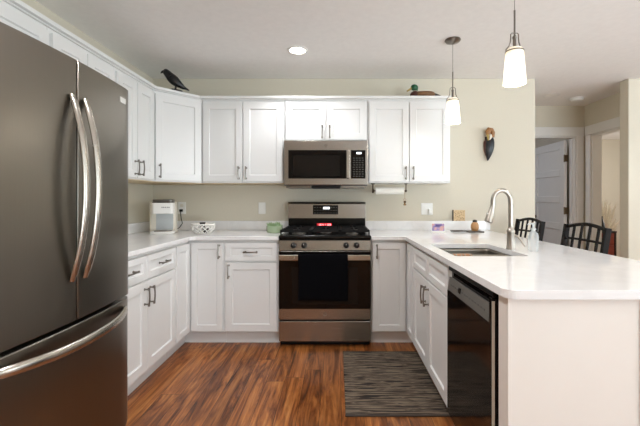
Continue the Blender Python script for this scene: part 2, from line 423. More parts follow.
# five panel door standing open into the study
def door_mesh(w_, h_, t):
    b = MB(); st = 0.105; n = 5; gap = 0.09
    b.box(0, st, 0, t, 0, h_).box(w_-st, w_, 0, t, 0, h_)
    ph = (h_-0.16-0.11-gap*(n-1))/n; z = 0.0
    rails = [(0, 0.16)]
    z = 0.16
    for k in range(n):
        z += ph; rails.append((z, z+(gap if k < n-1 else 0.11))); z += gap
    for z0, z1 in rails: b.box(st, w_-st, 0, t, z0, min(z1, h_))
    b.box(st, w_-st, t*0.42, t*0.58, 0.16, h_-0.11)
    return b
dr = struct('door_1', door_mesh(0.80, 2.005, 0.036), 'trim', loc=(3.178, HB+WT+0.012, 0.012), rotz=math.radians(88), bevel=0.003)
for z in (0.22, 1.06, 1.76):
    obj('hinge', MB().box(-0.012, 0.0, -0.004, 0.030, z-0.045, z+0.045).tube([(-0.006, 0.040, z-0.05), (-0.006, 0.040, z+0.05)], 0.007), 'hinge', dr)
kb = MB(); kb.lathe([(0.026, 0), (0.026, 0.006), (0.010, 0.010), (0.010, 0.035), (0.025, 0.042), (0.027, 0.055), (0.018, 0.066), (0.004, 0.068)], (0.735, 0.036, 0.95), 16, 'y')
obj('knob', kb, 'hinge', dr, smooth=True)
# baseboards
struct('baseboard_back', MB().box(1.62, 2.098, -0.014, -0.001, 0, 0.10), 'trim', bevel=0.003)
struct('baseboard_back_right', MB().box(3.042, XR-0.002, -0.014, -0.001, 0, 0.10), 'trim', bevel=0.003)
struct('baseboard_left', MB().box(XL+0.001, XL+0.014, YF+0.002, -2.66, 0, 0.10), 'trim', bevel=0.003)

# ------------------------------------------------------------------ cabinets
def shaker(w_, h_, t=0.02, fr=0.058, rec=0.010):
    b = MB()
    def ring(i, y): return [b.bm.verts.new(p) for p in ((i, y, i), (w_-i, y, i), (w_-i, y, h_-i), (i, y, h_-i))]
    R = [ring(0, 0), ring(0, -t+0.0015), ring(0.0015, -t), ring(fr, -t), ring(fr+0.005, -t+rec)]
    for a, c in zip(R, R[1:]):
        for k in range(4): b._f([a[k], a[(k+1) % 4], c[(k+1) % 4], c[k]])
    b._f(R[-1]); b._f(R[0][::-1])
    return b
def pull(L=0.115, vertical=True):
    b = MB(); h = L/2
    def P(a, d): return (0, -d, a) if vertical else (a, -d, 0)
    for s in (-1, 1):
        a = s*(h-0.012)
        b.tube([P(a, 0.0), P(a, 0.003), P(a, 0.004), P(a, 0.028)], [0.0085, 0.0085, 0.0045, 0.0055], 8)
    pts = [P(a, 0.028+0.006*(1-(a/h)**2)) for a in [h*(-1+k/5) for k in range(11)]]
    b.tube(pts, [0.0075, 0.0065]+[0.005]*7+[0.0065, 0.0075], 8)
    return b
def add_front(parent, kind, x0, x1, z0, z1, y, handle=None, fr=None, rotz=0.0, at=None):
    w_, h_ = x1-x0, z1-z0
    fr = fr or (0.058 if kind == 'door' else 0.040)
    o = obj(kind, shaker(w_, h_, fr=fr), 'cab', parent, loc=(at or (x0, y, z0)), rotz=rotz)
    if handle:
        hx, hz, v = handle
        obj('handle', pull(0.118, v), 'nickel', o, loc=(hx-x0, -0.02, hz-z0), smooth=True)
    return o
def cabinet(name, label, group, loc, rotz, w_, depth, z0, z1, fronts, toe=False, open_top=False, toe_ends=(0, 0)):
    t = thing(name, label, 'cabinet', loc, rotz, group)
    b = MB(); e = 0.0008
    if open_top:
        b.box(e, 0.018, -depth, -0.002, z0, z1).box(w_-0.018, w_-e, -depth, -0.002, z0, z1)
        b.box(0.018, w_-0.018, -depth, -depth+0.018, z0, z1).box(0.018, w_-0.018, -0.02, -0.002, z0, z1).box(0.018, w_-0.018, -depth+0.018, -0.02, z0, z0+0.018)
    else: b.box(e, w_-e, -depth, -0.002, z0, z1)
    obj('body', b, 'cab', t, bevel=0.0015)
    if toe: obj('toe_kick', MB().box(e-toe_ends[0], w_-e+toe_ends[1], -depth+0.055, -depth+0.075, 0.0005, z0-0.0005), 'cab', t)
    for f in fronts: add_front(t, *f[:5], -depth-0.0006, *f[5:])
    return t
BD = 0.61; UD = 0.312; Z0 = 0.108; ZT = 0.883
G1, G2 = 'white shaker base cabinets', 'white shaker wall cabinets'
DZ0, DZ1, WZ0, WZ1 = 0.122, 0.694, 0.708, 0.858
# left wall base cabinet (local x runs to the back wall)
cabinet('base_cabinet', 'white two-drawer two-door base cabinet on the left beside the refrigerator', G1, (XL+0.002, -1.722, 0), PI/2, 0.836, BD, Z0, ZT, [
    ('drawer', 0.012, 0.414, WZ0, WZ1, (0.213, 0.783, False)), ('drawer', 0.422, 0.824, WZ0, WZ1, (0.623, 0.783, False)),
    ('door', 0.012, 0.415, DZ0, DZ1, (0.385, 0.60, True)), ('door', 0.421, 0.824, DZ0, DZ1, (0.451, 0.60, True))], toe=True)
# L shaped corner base cabinet
t = thing('corner_base_cabinet', 'white L-shaped corner base cabinet with folding door below the woven bowl', 'cabinet', (XL, 0, 0), 0, G1)
poly = [(0.002, -0.002), (0.911, -0.002), (0.911, -BD), (0.612, -BD), (0.612, -0.884), (0.002, -0.884)]
obj('body', MB().prism(poly, Z0, ZT), 'cab', t, bevel=0.0015)
obj('toe_kick', MB().prism([(0.537, -0.884), (0.557, -0.884), (0.557, -0.555), (0.911, -0.555), (0.911, -0.535), (0.537, -0.535)], 0.0005, Z0-0.0005), 'cab', t)
add_front(t, 'door', 0.638, 0.902, DZ0, WZ1, -BD-0.0006, (0.874, 0.79, True), 0.05)
add_front(t, 'door', 0, 0.236, DZ0, WZ1, 0, None, 0.05, PI/2, (0.6126, -0.874, DZ0))
cabinet('base_cabinet', 'white base cabinet with one drawer and one door left of the range', G1, (-0.841, -0.001, 0), 0, 0.453, BD, Z0, ZT, [
    ('drawer', 0.012, 0.441, WZ0, WZ1, (0.227, 0.783, False)), ('door', 0.012, 0.441, DZ0, DZ1, (0.042, 0.625, True))], toe=True)
t = thing('corner_base_cabinet', 'white L-shaped corner base cabinet with tall narrow door right of the range', 'cabinet', (0.386, 0, 0), 0, G1)
poly = [(0.001, -0.002), (0.93, -0.002), (0.93, -0.868), (0.314, -0.868), (0.314, -BD), (0.001, -BD)]
obj('body', MB().prism(poly, Z0, ZT), 'cab', t, bevel=0.0015)
obj('toe_kick', MB().prism([(0.001, -0.555), (0.369, -0.555), (0.369, -0.868), (0.389, -0.868), (0.389, -0.535), (0.001, -0.535)], 0.0005, Z0-0.0005), 'cab', t)
add_front(t, 'door', 0.012, 0.285, DZ0, WZ1, -BD-0.0006, (0.045, 0.79, True), 0.05)
add_front(t, 'door', 0, 0.22, DZ0, WZ1, 0, None, 0.05, -PI/2, (0.3134, -0.640, DZ0))
# sink base on the peninsula (local x runs towards the camera)
PX = 0.70
cabinet('sink_base_cabinet', 'white sink base cabinet with false drawer front and two doors beside the dishwasher', G1, (PX+BD, -0.870, 0), -PI/2, 0.868, BD, Z0, ZT, [
    ('drawer', 0.010, 0.430, WZ0, WZ1, None, 0.04), ('drawer', 0.438, 0.856, WZ0, WZ1, None, 0.04),
    ('door', 0.010, 0.430, DZ0, DZ1, (0.399, 0.60, True)), ('door', 0.438, 0.856, DZ0, DZ1, (0.469, 0.60, True))], toe=True, open_top=True)
# peninsula end
t = thing('peninsula_end_panel', 'large plain off-white panel closing the peninsula end facing the camera', 'cabinet panel', (0, 0, 0), 0)
obj('side_panel', MB().box(PX-0.018, 1.31, -2.375, -2.313, 0.0, ZT), 'panel', t, bevel=0.0015)
obj('batten', MB().box(PX-0.018, PX-0.005, -2.385, -2.3755, 0.0, ZT), 'panel', t, bevel=0.001)
obj('batten', MB().box(1.140, 1.153, -2.385, -2.3755, 0.0, ZT), 'panel', t, bevel=0.001)
obj('back_panel', MB().box(1.3205, 1.335, -2.375, -0.03, 0.0, ZT), 'panel', t, bevel=0.001)
# wall cabinets
UT = 2.134; U0 = 1.372; DU0, DU1 = 1.384, 2.108
def two_doors(w_, z0=DU0, z1=DU1, hz=1.46):
    m = w_/2
    return [('door', 0.013, m-0.004, z0, z1, (m-0.034, hz, True)), ('door', m+0.004, w_-0.013, z0, z1, (m+0.034, hz, True))]
cabinet('wall_cabinet', 'white two-door wall cabinet above the counter left of the microwave', G2, (-1.143, 0, 0), 0, 0.760, UD, U0, UT, two_doors(0.760))
cabinet('wall_cabinet', 'white two-door wall cabinet above the paper towel roll', G2, (0.383, 0, 0), 0, 0.760, UD, U0, UT, two_doors(0.760))
cabinet('wall_cabinet', 'short white two-door wall cabinet directly above the microwave', G2, (-0.381, 0, 0), 0, 0.762, UD, 1.752, UT, two_doors(0.762, 1.766, DU1, 1.835))
cabinet('wall_cabinet', 'white narrow two-door wall cabinet on left wall next to the angled corner cabinet', G2, (XL, -1.140, 0), PI/2, 0.524, UD, U0, UT, two_doors(0.524))
cabinet('wall_cabinet', 'white left wall cabinet partly hidden behind the refrigerator top corner', G2, (XL, -1.702, 0), PI/2, 0.560, UD, U0, UT, two_doors(0.560))
cabinet('wall_cabinet', 'wide white cabinet directly over the refrigerator at top left', G2, (XL, -2.640, 0), PI/2, 0.936, UD, 1.83, UT, two_doors(0.936, 1.842, DU1, 1.91))
t = thing('corner_wall_cabinet', 'white angled corner wall cabinet with one door under the crow', 'cabinet', (XL, 0, 0), 0, G2)
obj('body', MB().prism([(0.002, -0.002), (0.609, -0.002), (0.609, -UD), (UD, -0.6145), (0.002, -0.6145)], U0, UT), 'cab', t, bevel=0.0015)
dl = math.hypot(0.609-UD, 0.6145-UD)
ux, uy = (0.609-UD)/dl, (0.6145-UD)/dl
o = obj('door', shaker(dl-0.03, DU1-DU0), 'cab', t, loc=(UD+ux*0.015+uy*0.001, -0.6145+uy*0.015-ux*0.001, DU0), rotz=math.atan2(uy, ux))
obj('handle', pull(0.118), 'nickel', o, loc=(0.032, -0.02, 0.076), smooth=True)
# moulding that caps the whole run of wall cabinets
cr = 0.036
poly = [(XL+0.002, -0.002), (1.143+0.02, -0.002), (1.143+0.02, -UD-cr), (-1.143-0.008, -UD-cr), (XL+UD+cr, -0.615-0.008), (XL+UD+cr, -2.66), (XL+0.002, -2.66)]
b = MB().prism(poly, 2.1425, 2.166)
p2 = [(XL+0.003, -0.003), (1.143+0.008, -0.003), (1.143+0.008, -UD-0.014), (-1.143-0.003, -UD-0.014), (XL+UD+0.014, -0.615-0.003), (XL+UD+0.014, -2.65), (XL+0.003, -2.65)]
b.prism(p2, 2.1345, 2.1425)
tag(obj('crown_molding', b, 'cab', bevel=0.003), 'white moulding capping the wall cabinets along both walls', 'molding')
b = MB()
b.prism([(-1.143, -0.003), (-0.382, -0.003), (-0.382, -UD+0.002), (-1.143, -UD+0.002), (-1.43, -0.60), (XL+UD-0.002, -1.70), (XL+0.003, -1.70), (XL+0.003, -0.003)], 1.366, 1.3715)
tag(obj('light_rail', b, 'rail'), 'thin bare wood strip under the wall cabinets left of the microwave', 'molding')

# ------------------------------------------------------------------ counters
CZ0, CZ = 0.884, 0.914
poly = [(-0.3845, -0.002), (XL+0.002, -0.002), (XL+0.002, -1.722), (-1.103, -1.722), (-1.103, -0.655), (-0.3845, -0.655)]
ct = obj('countertop', MB().prism(fillet(poly, (4,), 0.05), CZ0, CZ), 'quartz', bevel=0.003)
tag(ct, 'white quartz L-shaped countertop on the left under the coffee maker', 'countertop', 'white quartz countertops')
obj('backsplash', MB().box(XL+0.002, -0.3845, -0.021, -0.001, CZ+0.0003, 1.005).box(XL+0.002, XL+0.021, -1.722, -0.0211, CZ+0.0003, 1.005), 'quartz', ct, bevel=0.002)
poly = [(0.3845, -0.002), (0.3845, -0.655), (0.662, -0.655), (0.662, -2.415), (1.60, -2.415), (1.60, -0.002)]
SX0, SX1, SY0, SY1 = 0.735, 1.135, -1.685, -1.150
ct = obj('countertop', MB().prism(fillet(poly, (2, 3, 4), 0.045), CZ0, CZ, holes=[rrect(SX0, SX1, SY0, SY1, 0.02)]), 'quartz', bevel=0.003)
tag(ct, 'large white quartz peninsula countertop on the right with sink cutout', 'countertop', 'white quartz countertops')
obj('backsplash', MB().box(0.3845, 1.637, -0.021, -0.001, CZ+0.0003, 1.005), 'quartz', ct, bevel=0.002)

# ------------------------------------------------------------------ sink and faucet
t = thing('sink', 'stainless undermount double bowl sink set in the peninsula countertop', 'sink', (0, 0, CZ0))
def bowl(x0, x1, y0, y1, dz):
    b = MB(); th = 0.0
    rings = []
    for i, z in ((0.0, -0.002), (0.0, -0.02), (0.006, -dz+0.03), (0.02, -dz+0.008), (0.05, -dz)):
        rings.append([b.bm.verts.new((p[0], p[1], z)) for p in rrect(x0+i, x1-i, y0+i, y1-i, 0.035, 5)])
    for a, c in zip(rings, rings[1:]):
        n = len(a)
        for k in range(n): b._f([a[k], a[(k+1) % n], c[(k+1) % n], c[k]])
    b._f(rings[-1]); return b
ym = -1.43
for y0, y1 in ((SY0-0.006, ym-0.012), (ym+0.012, SY1+0.006)):
    o = obj('bowl', bowl(SX0-0.006, SX1+0.006, y0, y1, 0.20), 'sinkm', t, smooth=True, solid=0.002)
    obj('drain', MB().lathe([(0.04, 0.0), (0.042, 0.004), (0.03, 0.005), (0.028, 0.0)], ((SX0+SX1)/2, (y0+y1)/2, -0.1985), 20), 'nickel', o, smooth=True)
obj('divider', MB().box(SX0-0.006, SX1+0.006, ym-0.011, ym+0.011, -0.06, -0.003), 'sinkm', t, bevel=0.008, seg=3)
cb = MB()
def cl(u, v):
    x = 0.80+0.115*u; s = (v-0.5)*0.12
    a = abs(s); y = ym+(s if a < 0.016 else math.copysign(0.0165+0.002*math.sin(9*u), s))
    z = CZ0+0.0015-(0 if a < 0.016 else (a-0.016))
    return (x, y, z)
tag(obj('dishcloth', cb.sheet(cl, 8, 24), 'cloth', smooth=True, solid=0.002), 'tan and teal striped cloth draped over the sink divider', 'cloth')
FX, FY = 1.163, -1.415
t = thing('faucet', 'brushed nickel gooseneck pull-down faucet behind the sink', 'faucet', (FX, FY, CZ+0.0005))
obj('base', MB().lathe([(0.027, 0), (0.027, 0.006), (0.0235, 0.012), (0.0225, 0.10), (0.0245, 0.105), (0.0245, 0.112), (0.021, 0.12), (0.0145, 0.135)], n=20), 'faucetm', t, smooth=True)
pts = [(0, 0, 0.12), (0, 0, 0.20), (0, 0, 0.27)]
R = 0.055
for k in range(1, 13):
    a = PI*1.06*k/12; pts.append((-R+R*math.cos(a), 0, 0.29+0.07*math.sin(a)))
pts.append((pts[-1][0]-0.004, 0, pts[-1][2]-0.02))
obj('neck', MB().tube(pts, 0.0138, 14), 'faucetm', t, smooth=True)
e = Vector(pts[-1]); 
obj('spray_head', MB().tube([e, e+Vector((-0.006, 0, -0.022)), e+Vector((-0.010, 0, -0.04)), e+Vector((-0.022, 0, -0.088)), e+Vector((-0.024, 0, -0.094))], [0.0145, 0.017, 0.0205, 0.0255, 0.021], 16).box(e.x-0.034, e.x-0.028, -0.006, 0.006, e.z-0.06, e.z-0.035), 'faucetm', t, smooth=True)
obj('lever_handle', MB().tube([(0.020, 0, 0.085), (0.040, -0.004, 0.078), (0.058, -0.008, 0.055), (0.082, -0.012, 0.018)], [0.011, 0.012, 0.010, 0.0075], 12, flat=0.7), 'faucetm', t, smooth=True)
t = thing('soap_dispenser', 'clear plastic pump soap bottle beside the faucet', 'soap bottle', (1.255, -1.50, CZ+0.0005))
obj('bottle', MB().lathe([(0.026, 0), (0.029, 0.004), (0.029, 0.085), (0.024, 0.105), (0.012, 0.118), (0.012, 0.124)], n=20), 'clear', t, smooth=True)
obj('pump', MB().lathe([(0.0145, 0.1245), (0.0145, 0.136), (0.006, 0.138), (0.006, 0.155), (0.012, 0.157), (0.012, 0.166), (0.003, 0.167)], n=14).tube([(0, 0, 0.161), (-0.03, -0.008, 0.161), (-0.038, -0.010, 0.155)], 0.0045, 8), 'clear', t, smooth=True)

# ------------------------------------------------------------------ dishwasher
DY0, DY1 = -2.290, -1.742
t = thing('dishwasher', 'glossy black dishwasher built in under the peninsula counter', 'dishwasher', (PX, -2.02, 0))
def loc_box(b, x0, x1, y0, y1, z0, z1): return b.box(x0-PX, x1-PX, y0+2.02, y1+2.02, z0, z1)
obj('body', loc_box(MB(), PX+0.02, 1.30, DY0+0.01, DY1-0.004, 0.10, 0.878), 'fridge_side', t)
b = loc_box(MB(), 0.672, PX+0.015, DY0+0.012, DY1-0.004, 0.118, 0.752)
loc_box(b, 0.696, PX+0.015, DY0+0.012, DY1-0.004, 0.752, 0.872)
loc_box(b, 0.674, 0.696, DY0+0.012, DY0+0.040, 0.752, 0.85)
dd = obj('door', b, 'dw', t, bevel=0.003)
cp = MB().box(0.678-PX, 0.690-PX, DY0+0.042+2.02, DY1-0.006+2.02, 0.752, 0.818, rot=(0, 0.16, 0))
pn = obj('control_panel', cp, 'dwpanel', t, bevel=0.002)
for k in range(14):
    y = DY0+0.085+0.031*k+2.02
    obj('button', MB().box(0.6765-PX, 0.6785-PX, y, y+(0.016 if k % 3 else 0.022), 0.782, 0.790, rot=(0, 0.16, 0)), 'key', pn)
b = MB().box(0.674-PX, 0.678-PX, DY1-0.19+2.02, DY1-0.165+2.02, 0.776, 0.800, rot=(0, 0.16, 0))
obj('display', b, 'plastic', pn)
obj('edge_strip', loc_box(MB(), 0.673, 0.684, DY0+0.0105, DY0+0.0118, 0.12, 0.84), 'cream_plastic', t, label='pale metal edge strip')
obj('top_trim', loc_box(MB(), 0.680, 0.6955, DY0+0.012, DY1-0.004, 0.853, 0.874), 'plastic', t, bevel=0.003)
obj('toe_kick', loc_box(MB(), 0.752, 0.765, DY0+0.01, DY1-0.004, 0.001, 0.0995), 'plastic', t)

# ------------------------------------------------------------------ range
t = thing('gas_range', 'stainless and black gas range between the base cabinets', 'range', (0, 0, 0))
obj('body', MB().box(-0.378, 0.378, -0.615, -0.012, 0.035, 0.895), 'fridge_side', t, bevel=0.002)
for sx in (-1, 1):
    for y in (-0.56, -0.07): obj('foot', MB().lathe([(0.02, 0.0005), (0.02, 0.02), (0.012, 0.034)], (sx*0.33, y, 0), 12), 'plastic', t, smooth=True)
obj('cooktop', MB().box(-0.380, 0.380, -0.660, -0.085, 0.8955, 0.922), 'enamel', t, bevel=0.006, seg=3)
# control panel (slightly raked)
obj('control_panel', MB().prism([(-0.616, 0.806), (-0.662, 0.800), (-0.655, 0.880), (-0.640, 0.895), (-0.616, 0.895)], -0.379, 0.379, 'x'), 'steel', t, bevel=0.002)
for x in (-0.258, -0.171, 0.175, 0.262):
    k = obj('knob', MB().lathe([(0.024, 0), (0.024, -0.012), (0.021, -0.016), (0.019, -0.036), (0.015, -0.039), (0.002, -0.039)], (x, -0.659, 0.842), 20, 'y').box(x-0.004, x+0.004, -0.704, -0.690, 0.824, 0.860), 'plastic', t, smooth=True)
    obj('marker', MB().box(x-0.0012, x+0.0012, -0.7055, -0.7042, 0.848, 0.859), 'white_plastic', k)
# backguard
obj('backguard', MB().box(-0.379, 0.379, -0.080, -0.020, 0.9225, 1.035), 'enamel', t, bevel=0.002)
pn = obj('console', MB().prism([(-0.020, 1.0355), (-0.118, 1.0355), (-0.112, 1.175), (-0.098, 1.196), (-0.020, 1.196)], -0.380, 0.380, 'x'), 'steel', t, bevel=0.003)
obj('touch_panel', MB().box(-0.135, 0.111, -0.1200, -0.1165, 1.075, 1.165), 'black_glass', pn, bevel=0.001)
obj('clock_display', MB().box(-0.035, 0.028, -0.1212, -0.1202, 1.126, 1.147), 'display_white', pn)
for r in range(3):
    for c in range(9):
        x = -0.122+0.0265*c
        if r == 2 and 3 <= c <= 5: continue
        obj('key', MB().box(x, x+0.012, -0.1210, -0.1202, 1.085+0.027*r, 1.091+0.027*r), 'key', pn)
rd = obj('red_display', MB().box(-0.098, 0.049, -0.0815, -0.0803, 0.957, 0.986), 'display_red', t, label='glowing red readout on the black backguard')
b = MB()
# seven-segment style characters 12:00 08 as in a red clock readout
def seg7(b, x, z, wd, ht, which, y):
    th = wd*0.30
    S = {'a': (x, x+wd, z+ht-th, z+ht), 'd': (x, x+wd, z, z+th), 'g': (x, x+wd, z+ht/2-th/2, z+ht/2+th/2),
         'f': (x, x+th, z+ht/2, z+ht), 'b': (x+wd-th, x+wd, z+ht/2, z+ht), 'e': (x, x+th, z, z+ht/2), 'c': (x+wd-th, x+wd, z, z+ht/2)}
    for q in which: a = S[q]; b.box(a[0], a[1], y-0.0008, y, a[2], a[3])
for k, (x, wh) in enumerate(((-0.086, 'bc'), (-0.068, 'abged'), (-0.046, 'fgbc'), (-0.024, 'bc'), (0.006, 'abcdef'), (0.026, 'abcdefg'))):
    seg7(b, x, 0.963, 0.013, 0.017, wh, -0.0817)
obj('digits', b, 'display_pink', rd)
# burners and grates
for x, y, r in ((-0.23, -0.50, 0.048), (0.23, -0.50, 0.042), (-0.23, -0.24, 0.036), (0.23, -0.24, 0.042), (0, -0.37, 0.04)):
    bn = obj('burner', MB().lathe([(r*1.25, 0.9222), (r*1.25, 0.927), (r*0.9, 0.930), (r*0.9, 0.938)], (x, y, 0), 20), 'grey_plastic', t, smooth=True)
    obj('burner_cap', MB().lathe([(r, 0.9382), (r, 0.943), (r*0.9, 0.946), (0.003, 0.946)], (x, y, 0), 20), 'iron', bn, smooth=True)
for x0, x1 in ((-0.372, -0.126), (-0.122, 0.122), (0.126, 0.372)):
    b = MB(); y0, y1, z0, z1 = -0.635, -0.115, 0.948, 0.966; q = 0.011
    b.box(x0, x1, y0, y0+q, z0, z1).box(x0, x1, y1-q, y1, z0, z1).box(x0, x0+q, y0, y1, z0, z1).box(x1-q, x1, y0, y1, z0, z1)
    b.box(x0, x1, (y0+y1)/2-q/2, (y0+y1)/2+q/2, z0, z1)
    xc = (x0+x1)/2
    for yc in (-0.50, -0.24):
        b.box(xc-q/2, xc+q/2, yc-0.11, yc-0.03, z0, z1).box(xc-q/2, xc+q/2, yc+0.03, yc+0.11, z0, z1)
        b.box(x0, xc-0.03, yc-q/2, yc+q/2, z0, z1).box(xc+0.03, x1, yc-q/2, yc+q/2, z0, z1)
    for x in (x0, x1-q):
        for y in (y0, y1-q): b.box(x, x+q, y, y+q, 0.9222, z0)
    obj('grate', b, 'iron', t, bevel=0.002)
# oven door
od = obj('oven_door', MB().box(-0.379, 0.379, -0.655, -0.618, 0.228, 0.792), 'steel', t, bevel=0.003)
obj('door_glass', MB().box(-0.378, 0.378, -0.664, -0.6555, 0.318, 0.790), 'black_glass', od, bevel=0.002)
obj('oven_window', MB().box(-0.27, 0.27, -0.6652, -0.6645, 0.36, 0.66), 'window_glass', od)
hb = MB()
for sx in (-1, 1): hb.box(sx*0.350-0.016, sx*0.350+0.016, -0.700, -0.6645, 0.736, 0.758)
hb.box(-0.374, 0.374, -0.712, -0.697, 0.722, 0.770)
obj('door_handle', hb, 'fridge_handle', od, bevel=0.007, seg=4)
def emblem(name, parent, c, r, ax='y'):
    b = MB(); b.lathe([(r, 0), (r, -0.0012), (r*0.8, -0.0012), (r*0.8, 0)], c, 20, 'y', caps=False)
    n = 14
    for s in (-1, 1):
        pts = [(c[0]+s*r*0.28+r*0.22*math.cos(a*2*PI/n)*1.0, c[1]-0.0008, c[2]+r*0.34*math.sin(a*2*PI/n)) for a in range(n-2)]
        b.tube(pts, r*0.07, 5)
    return obj(name, b, 'nickel', parent)
emblem('emblem', od, (0, -0.6555, 0.273), 0.016)
obj('drawer', MB().box(-0.379, 0.379, -0.655, -0.618, 0.048, 0.214), 'steel', t, bevel=0.004)
obj('base_skirt', MB().box(-0.374, 0.374, -0.600, -0.59, 0.002, 0.0345), 'plastic', t)
# towel over the oven handle
def tw(u, v):
    x = -0.216+0.404*u; s = v*0.78
    fold = 0.002*math.sin(u*17)+0.0016*math.sin(u*31+1)
    if s < 0.345: return (x+0.004*math.sin(s*9), -0.7165-fold*0.6*(1-s/0.345), 0.402+s+0.004*math.sin(u*5)*(1-s/0.345))
    if s < 0.43:
        a = (s-0.345)/0.085; th = PI*a
        return (x, -0.7042-0.0123*math.cos(th), 0.747+0.030*math.sin(th))
    return (x, -0.6919+abs(fold)*0.6*min(1, (s-0.43)*8), 0.747-(s-0.43)*0.6)
b = MB()
b.sheet(tw, 30, 46)
tag(obj('hand_towel', b, 'towel', smooth=True, solid=0.003), 'black towel hung over the oven door handle', 'towel')

# ------------------------------------------------------------------ microwave
t = thing('microwave', 'stainless over-the-range microwave mounted below the short cabinet', 'microwave', (0, 0, 1.335))
def mz(z): return z-1.335
obj('body', MB().box(-0.378, 0.378, -0.345, -0.003, 0.012, mz(1.7505)), 'fridge_side', t, bevel=0.002)
fr = obj('front', MB().box(-0.3785, 0.3785, -0.388, -0.3455, mz(1.350), mz(1.7505)), 'steel', t, bevel=0.004)
obj('door_glass', MB().box(-0.338, 0.183, -0.3915, -0.3882, mz(1.408), mz(1.664)), 'black_glass', t, bevel=0.001)
obj('window', MB().box(-0.295, 0.125, -0.3925, -0.3918, mz(1.430), mz(1.615)), 'window_glass', t)
kp = obj('control_panel', MB().box(0.226, 0.356, -0.3915, -0.3882, mz(1.408), mz(1.664)), 'black_glass', t, bevel=0.001)
obj('display', MB().box(0.276, 0.318, -0.3925, -0.3917, mz(1.628), mz(1.645)), 'display_white', t)
for r in range(9):
    for c in range(4):
        x = 0.244+0.026*c+0.004*(r % 2)
        obj('key', MB().box(x, x+0.014, -0.3924, -0.3917, mz(1.425+0.0205*r), mz(1.431+0.0205*r)), 'key', kp)
hb = MB().box(0.186, 0.216, -0.428, -0.416, mz(1.408), mz(1.664))
for z in (1.425, 1.640): hb.box(0.192, 0.210, -0.417, -0.3883, mz(z-0.008), mz(z+0.008))
obj('handle', hb, 'fridge_handle', t, bevel=0.005, seg=3)
emblem('emblem', t, (0, -0.388, mz(1.705)), 0.012)
for x0 in (-0.36, 0.14): obj('grease_filter', MB().box(x0, x0+0.22, -0.372, -0.10, -0.010, 0.0118), 'nickel', t, bevel=0.002)
obj('vent_scoop', MB().box(-0.13, 0.13, -0.378, -0.16, -0.014, 0.0118), 'plastic', t, bevel=0.003)

# ------------------------------------------------------------------ refrigerator
FYc = -2.18; FW = 0.415
t = thing('refrigerator', 'slate stainless french door refrigerator on the left', 'refrigerator', (XL+0.05, FYc, 0))
ox = XL+0.05
obj('case', MB().box(0, -1.045-ox, -FW+0.003, FW-0.003, 0.03, 1.745), 'fridge_side', t, bevel=0.004)
def fx(yl):                      # bowed front, yl measured from the middle
    a = abs(yl)/FW
    return -0.933-0.026*a*a-0.017*max(0, (a-0.90)/0.10)**2
def bowed(y0, y1, z0, z1):
    n = 16; poly = [(-1.040-ox, y0)]+[(fx(y0+(y1-y0)*k/n)-ox, y0+(y1-y0)*k/n) for k in range(n+1)]+[(-1.040-ox, y1)]
    return MB().prism(poly, z0, z1)
for y0, y1 in ((-FW, -0.0035), (0.0035, FW)):
    d = obj('door', bowed(y0, y1, 0.738, 1.772), 'fridge', t, smooth=True, bevel=0.004)
    s = -1 if y0 < -0.01 else 1; yh = s*0.036; n = 18
    pts = []
    for k in range(n+1):
        u = -1+2*k/n; z = 1.262+0.362*u
        pts.append((fx(yh)-ox+0.006+0.056*(1-abs(u)**2.2), yh, z))
    obj('handle', MB().tube(pts, [0.012]+[0.0165]*(n-1)+[0.012], 12, flat=0.62, up=(1, 0, 0)), 'fridge_handle', d, smooth=True)
    if s > 0:
        obj('badge', MB().box(fx(0.326)-ox-0.002, fx(0.326)-ox+0.0032, 0.300, 0.352, 1.688, 1.714, rot=(0, 0, 0.10)), 'badge', d)
d = obj('freezer_drawer', bowed(-FW, FW, 0.088, 0.722), 'fridge', t, smooth=True, bevel=0.004)
pts = []
for k in range(25):
    u = -1+2*k/24; y = 0.345*u
    pts.append((fx(y)-ox+0.006+0.058*(1-abs(u)**2.6), y, 0.682+0.012*abs(u)**2-0.012))
obj('handle', MB().tube(pts, [0.012]+[0.019]*23+[0.012], 12, flat=0.62, up=(1, 0, 0)), 'fridge_handle', d, smooth=True)
obj('grille', MB().box(-1.10-ox, -1.02-ox, -FW+0.02, FW-0.02, 0.012, 0.082), 'grey_plastic', t, bevel=0.003)
for y in (-0.34, 0.34):
    for x in (0.08, 0.60): obj('foot', MB().lathe([(0.022, 0.0005), (0.022, 0.012), (0.014, 0.031)], (x, y, 0), 12), 'plastic', t, smooth=True)
for y in (-0.385, 0.385): obj('hinge_cover', MB().box(-1.10-ox, -0.985-ox, y-0.02, y+0.02, 1.7735, 1.790), 'fridge_side', t, bevel=0.004)

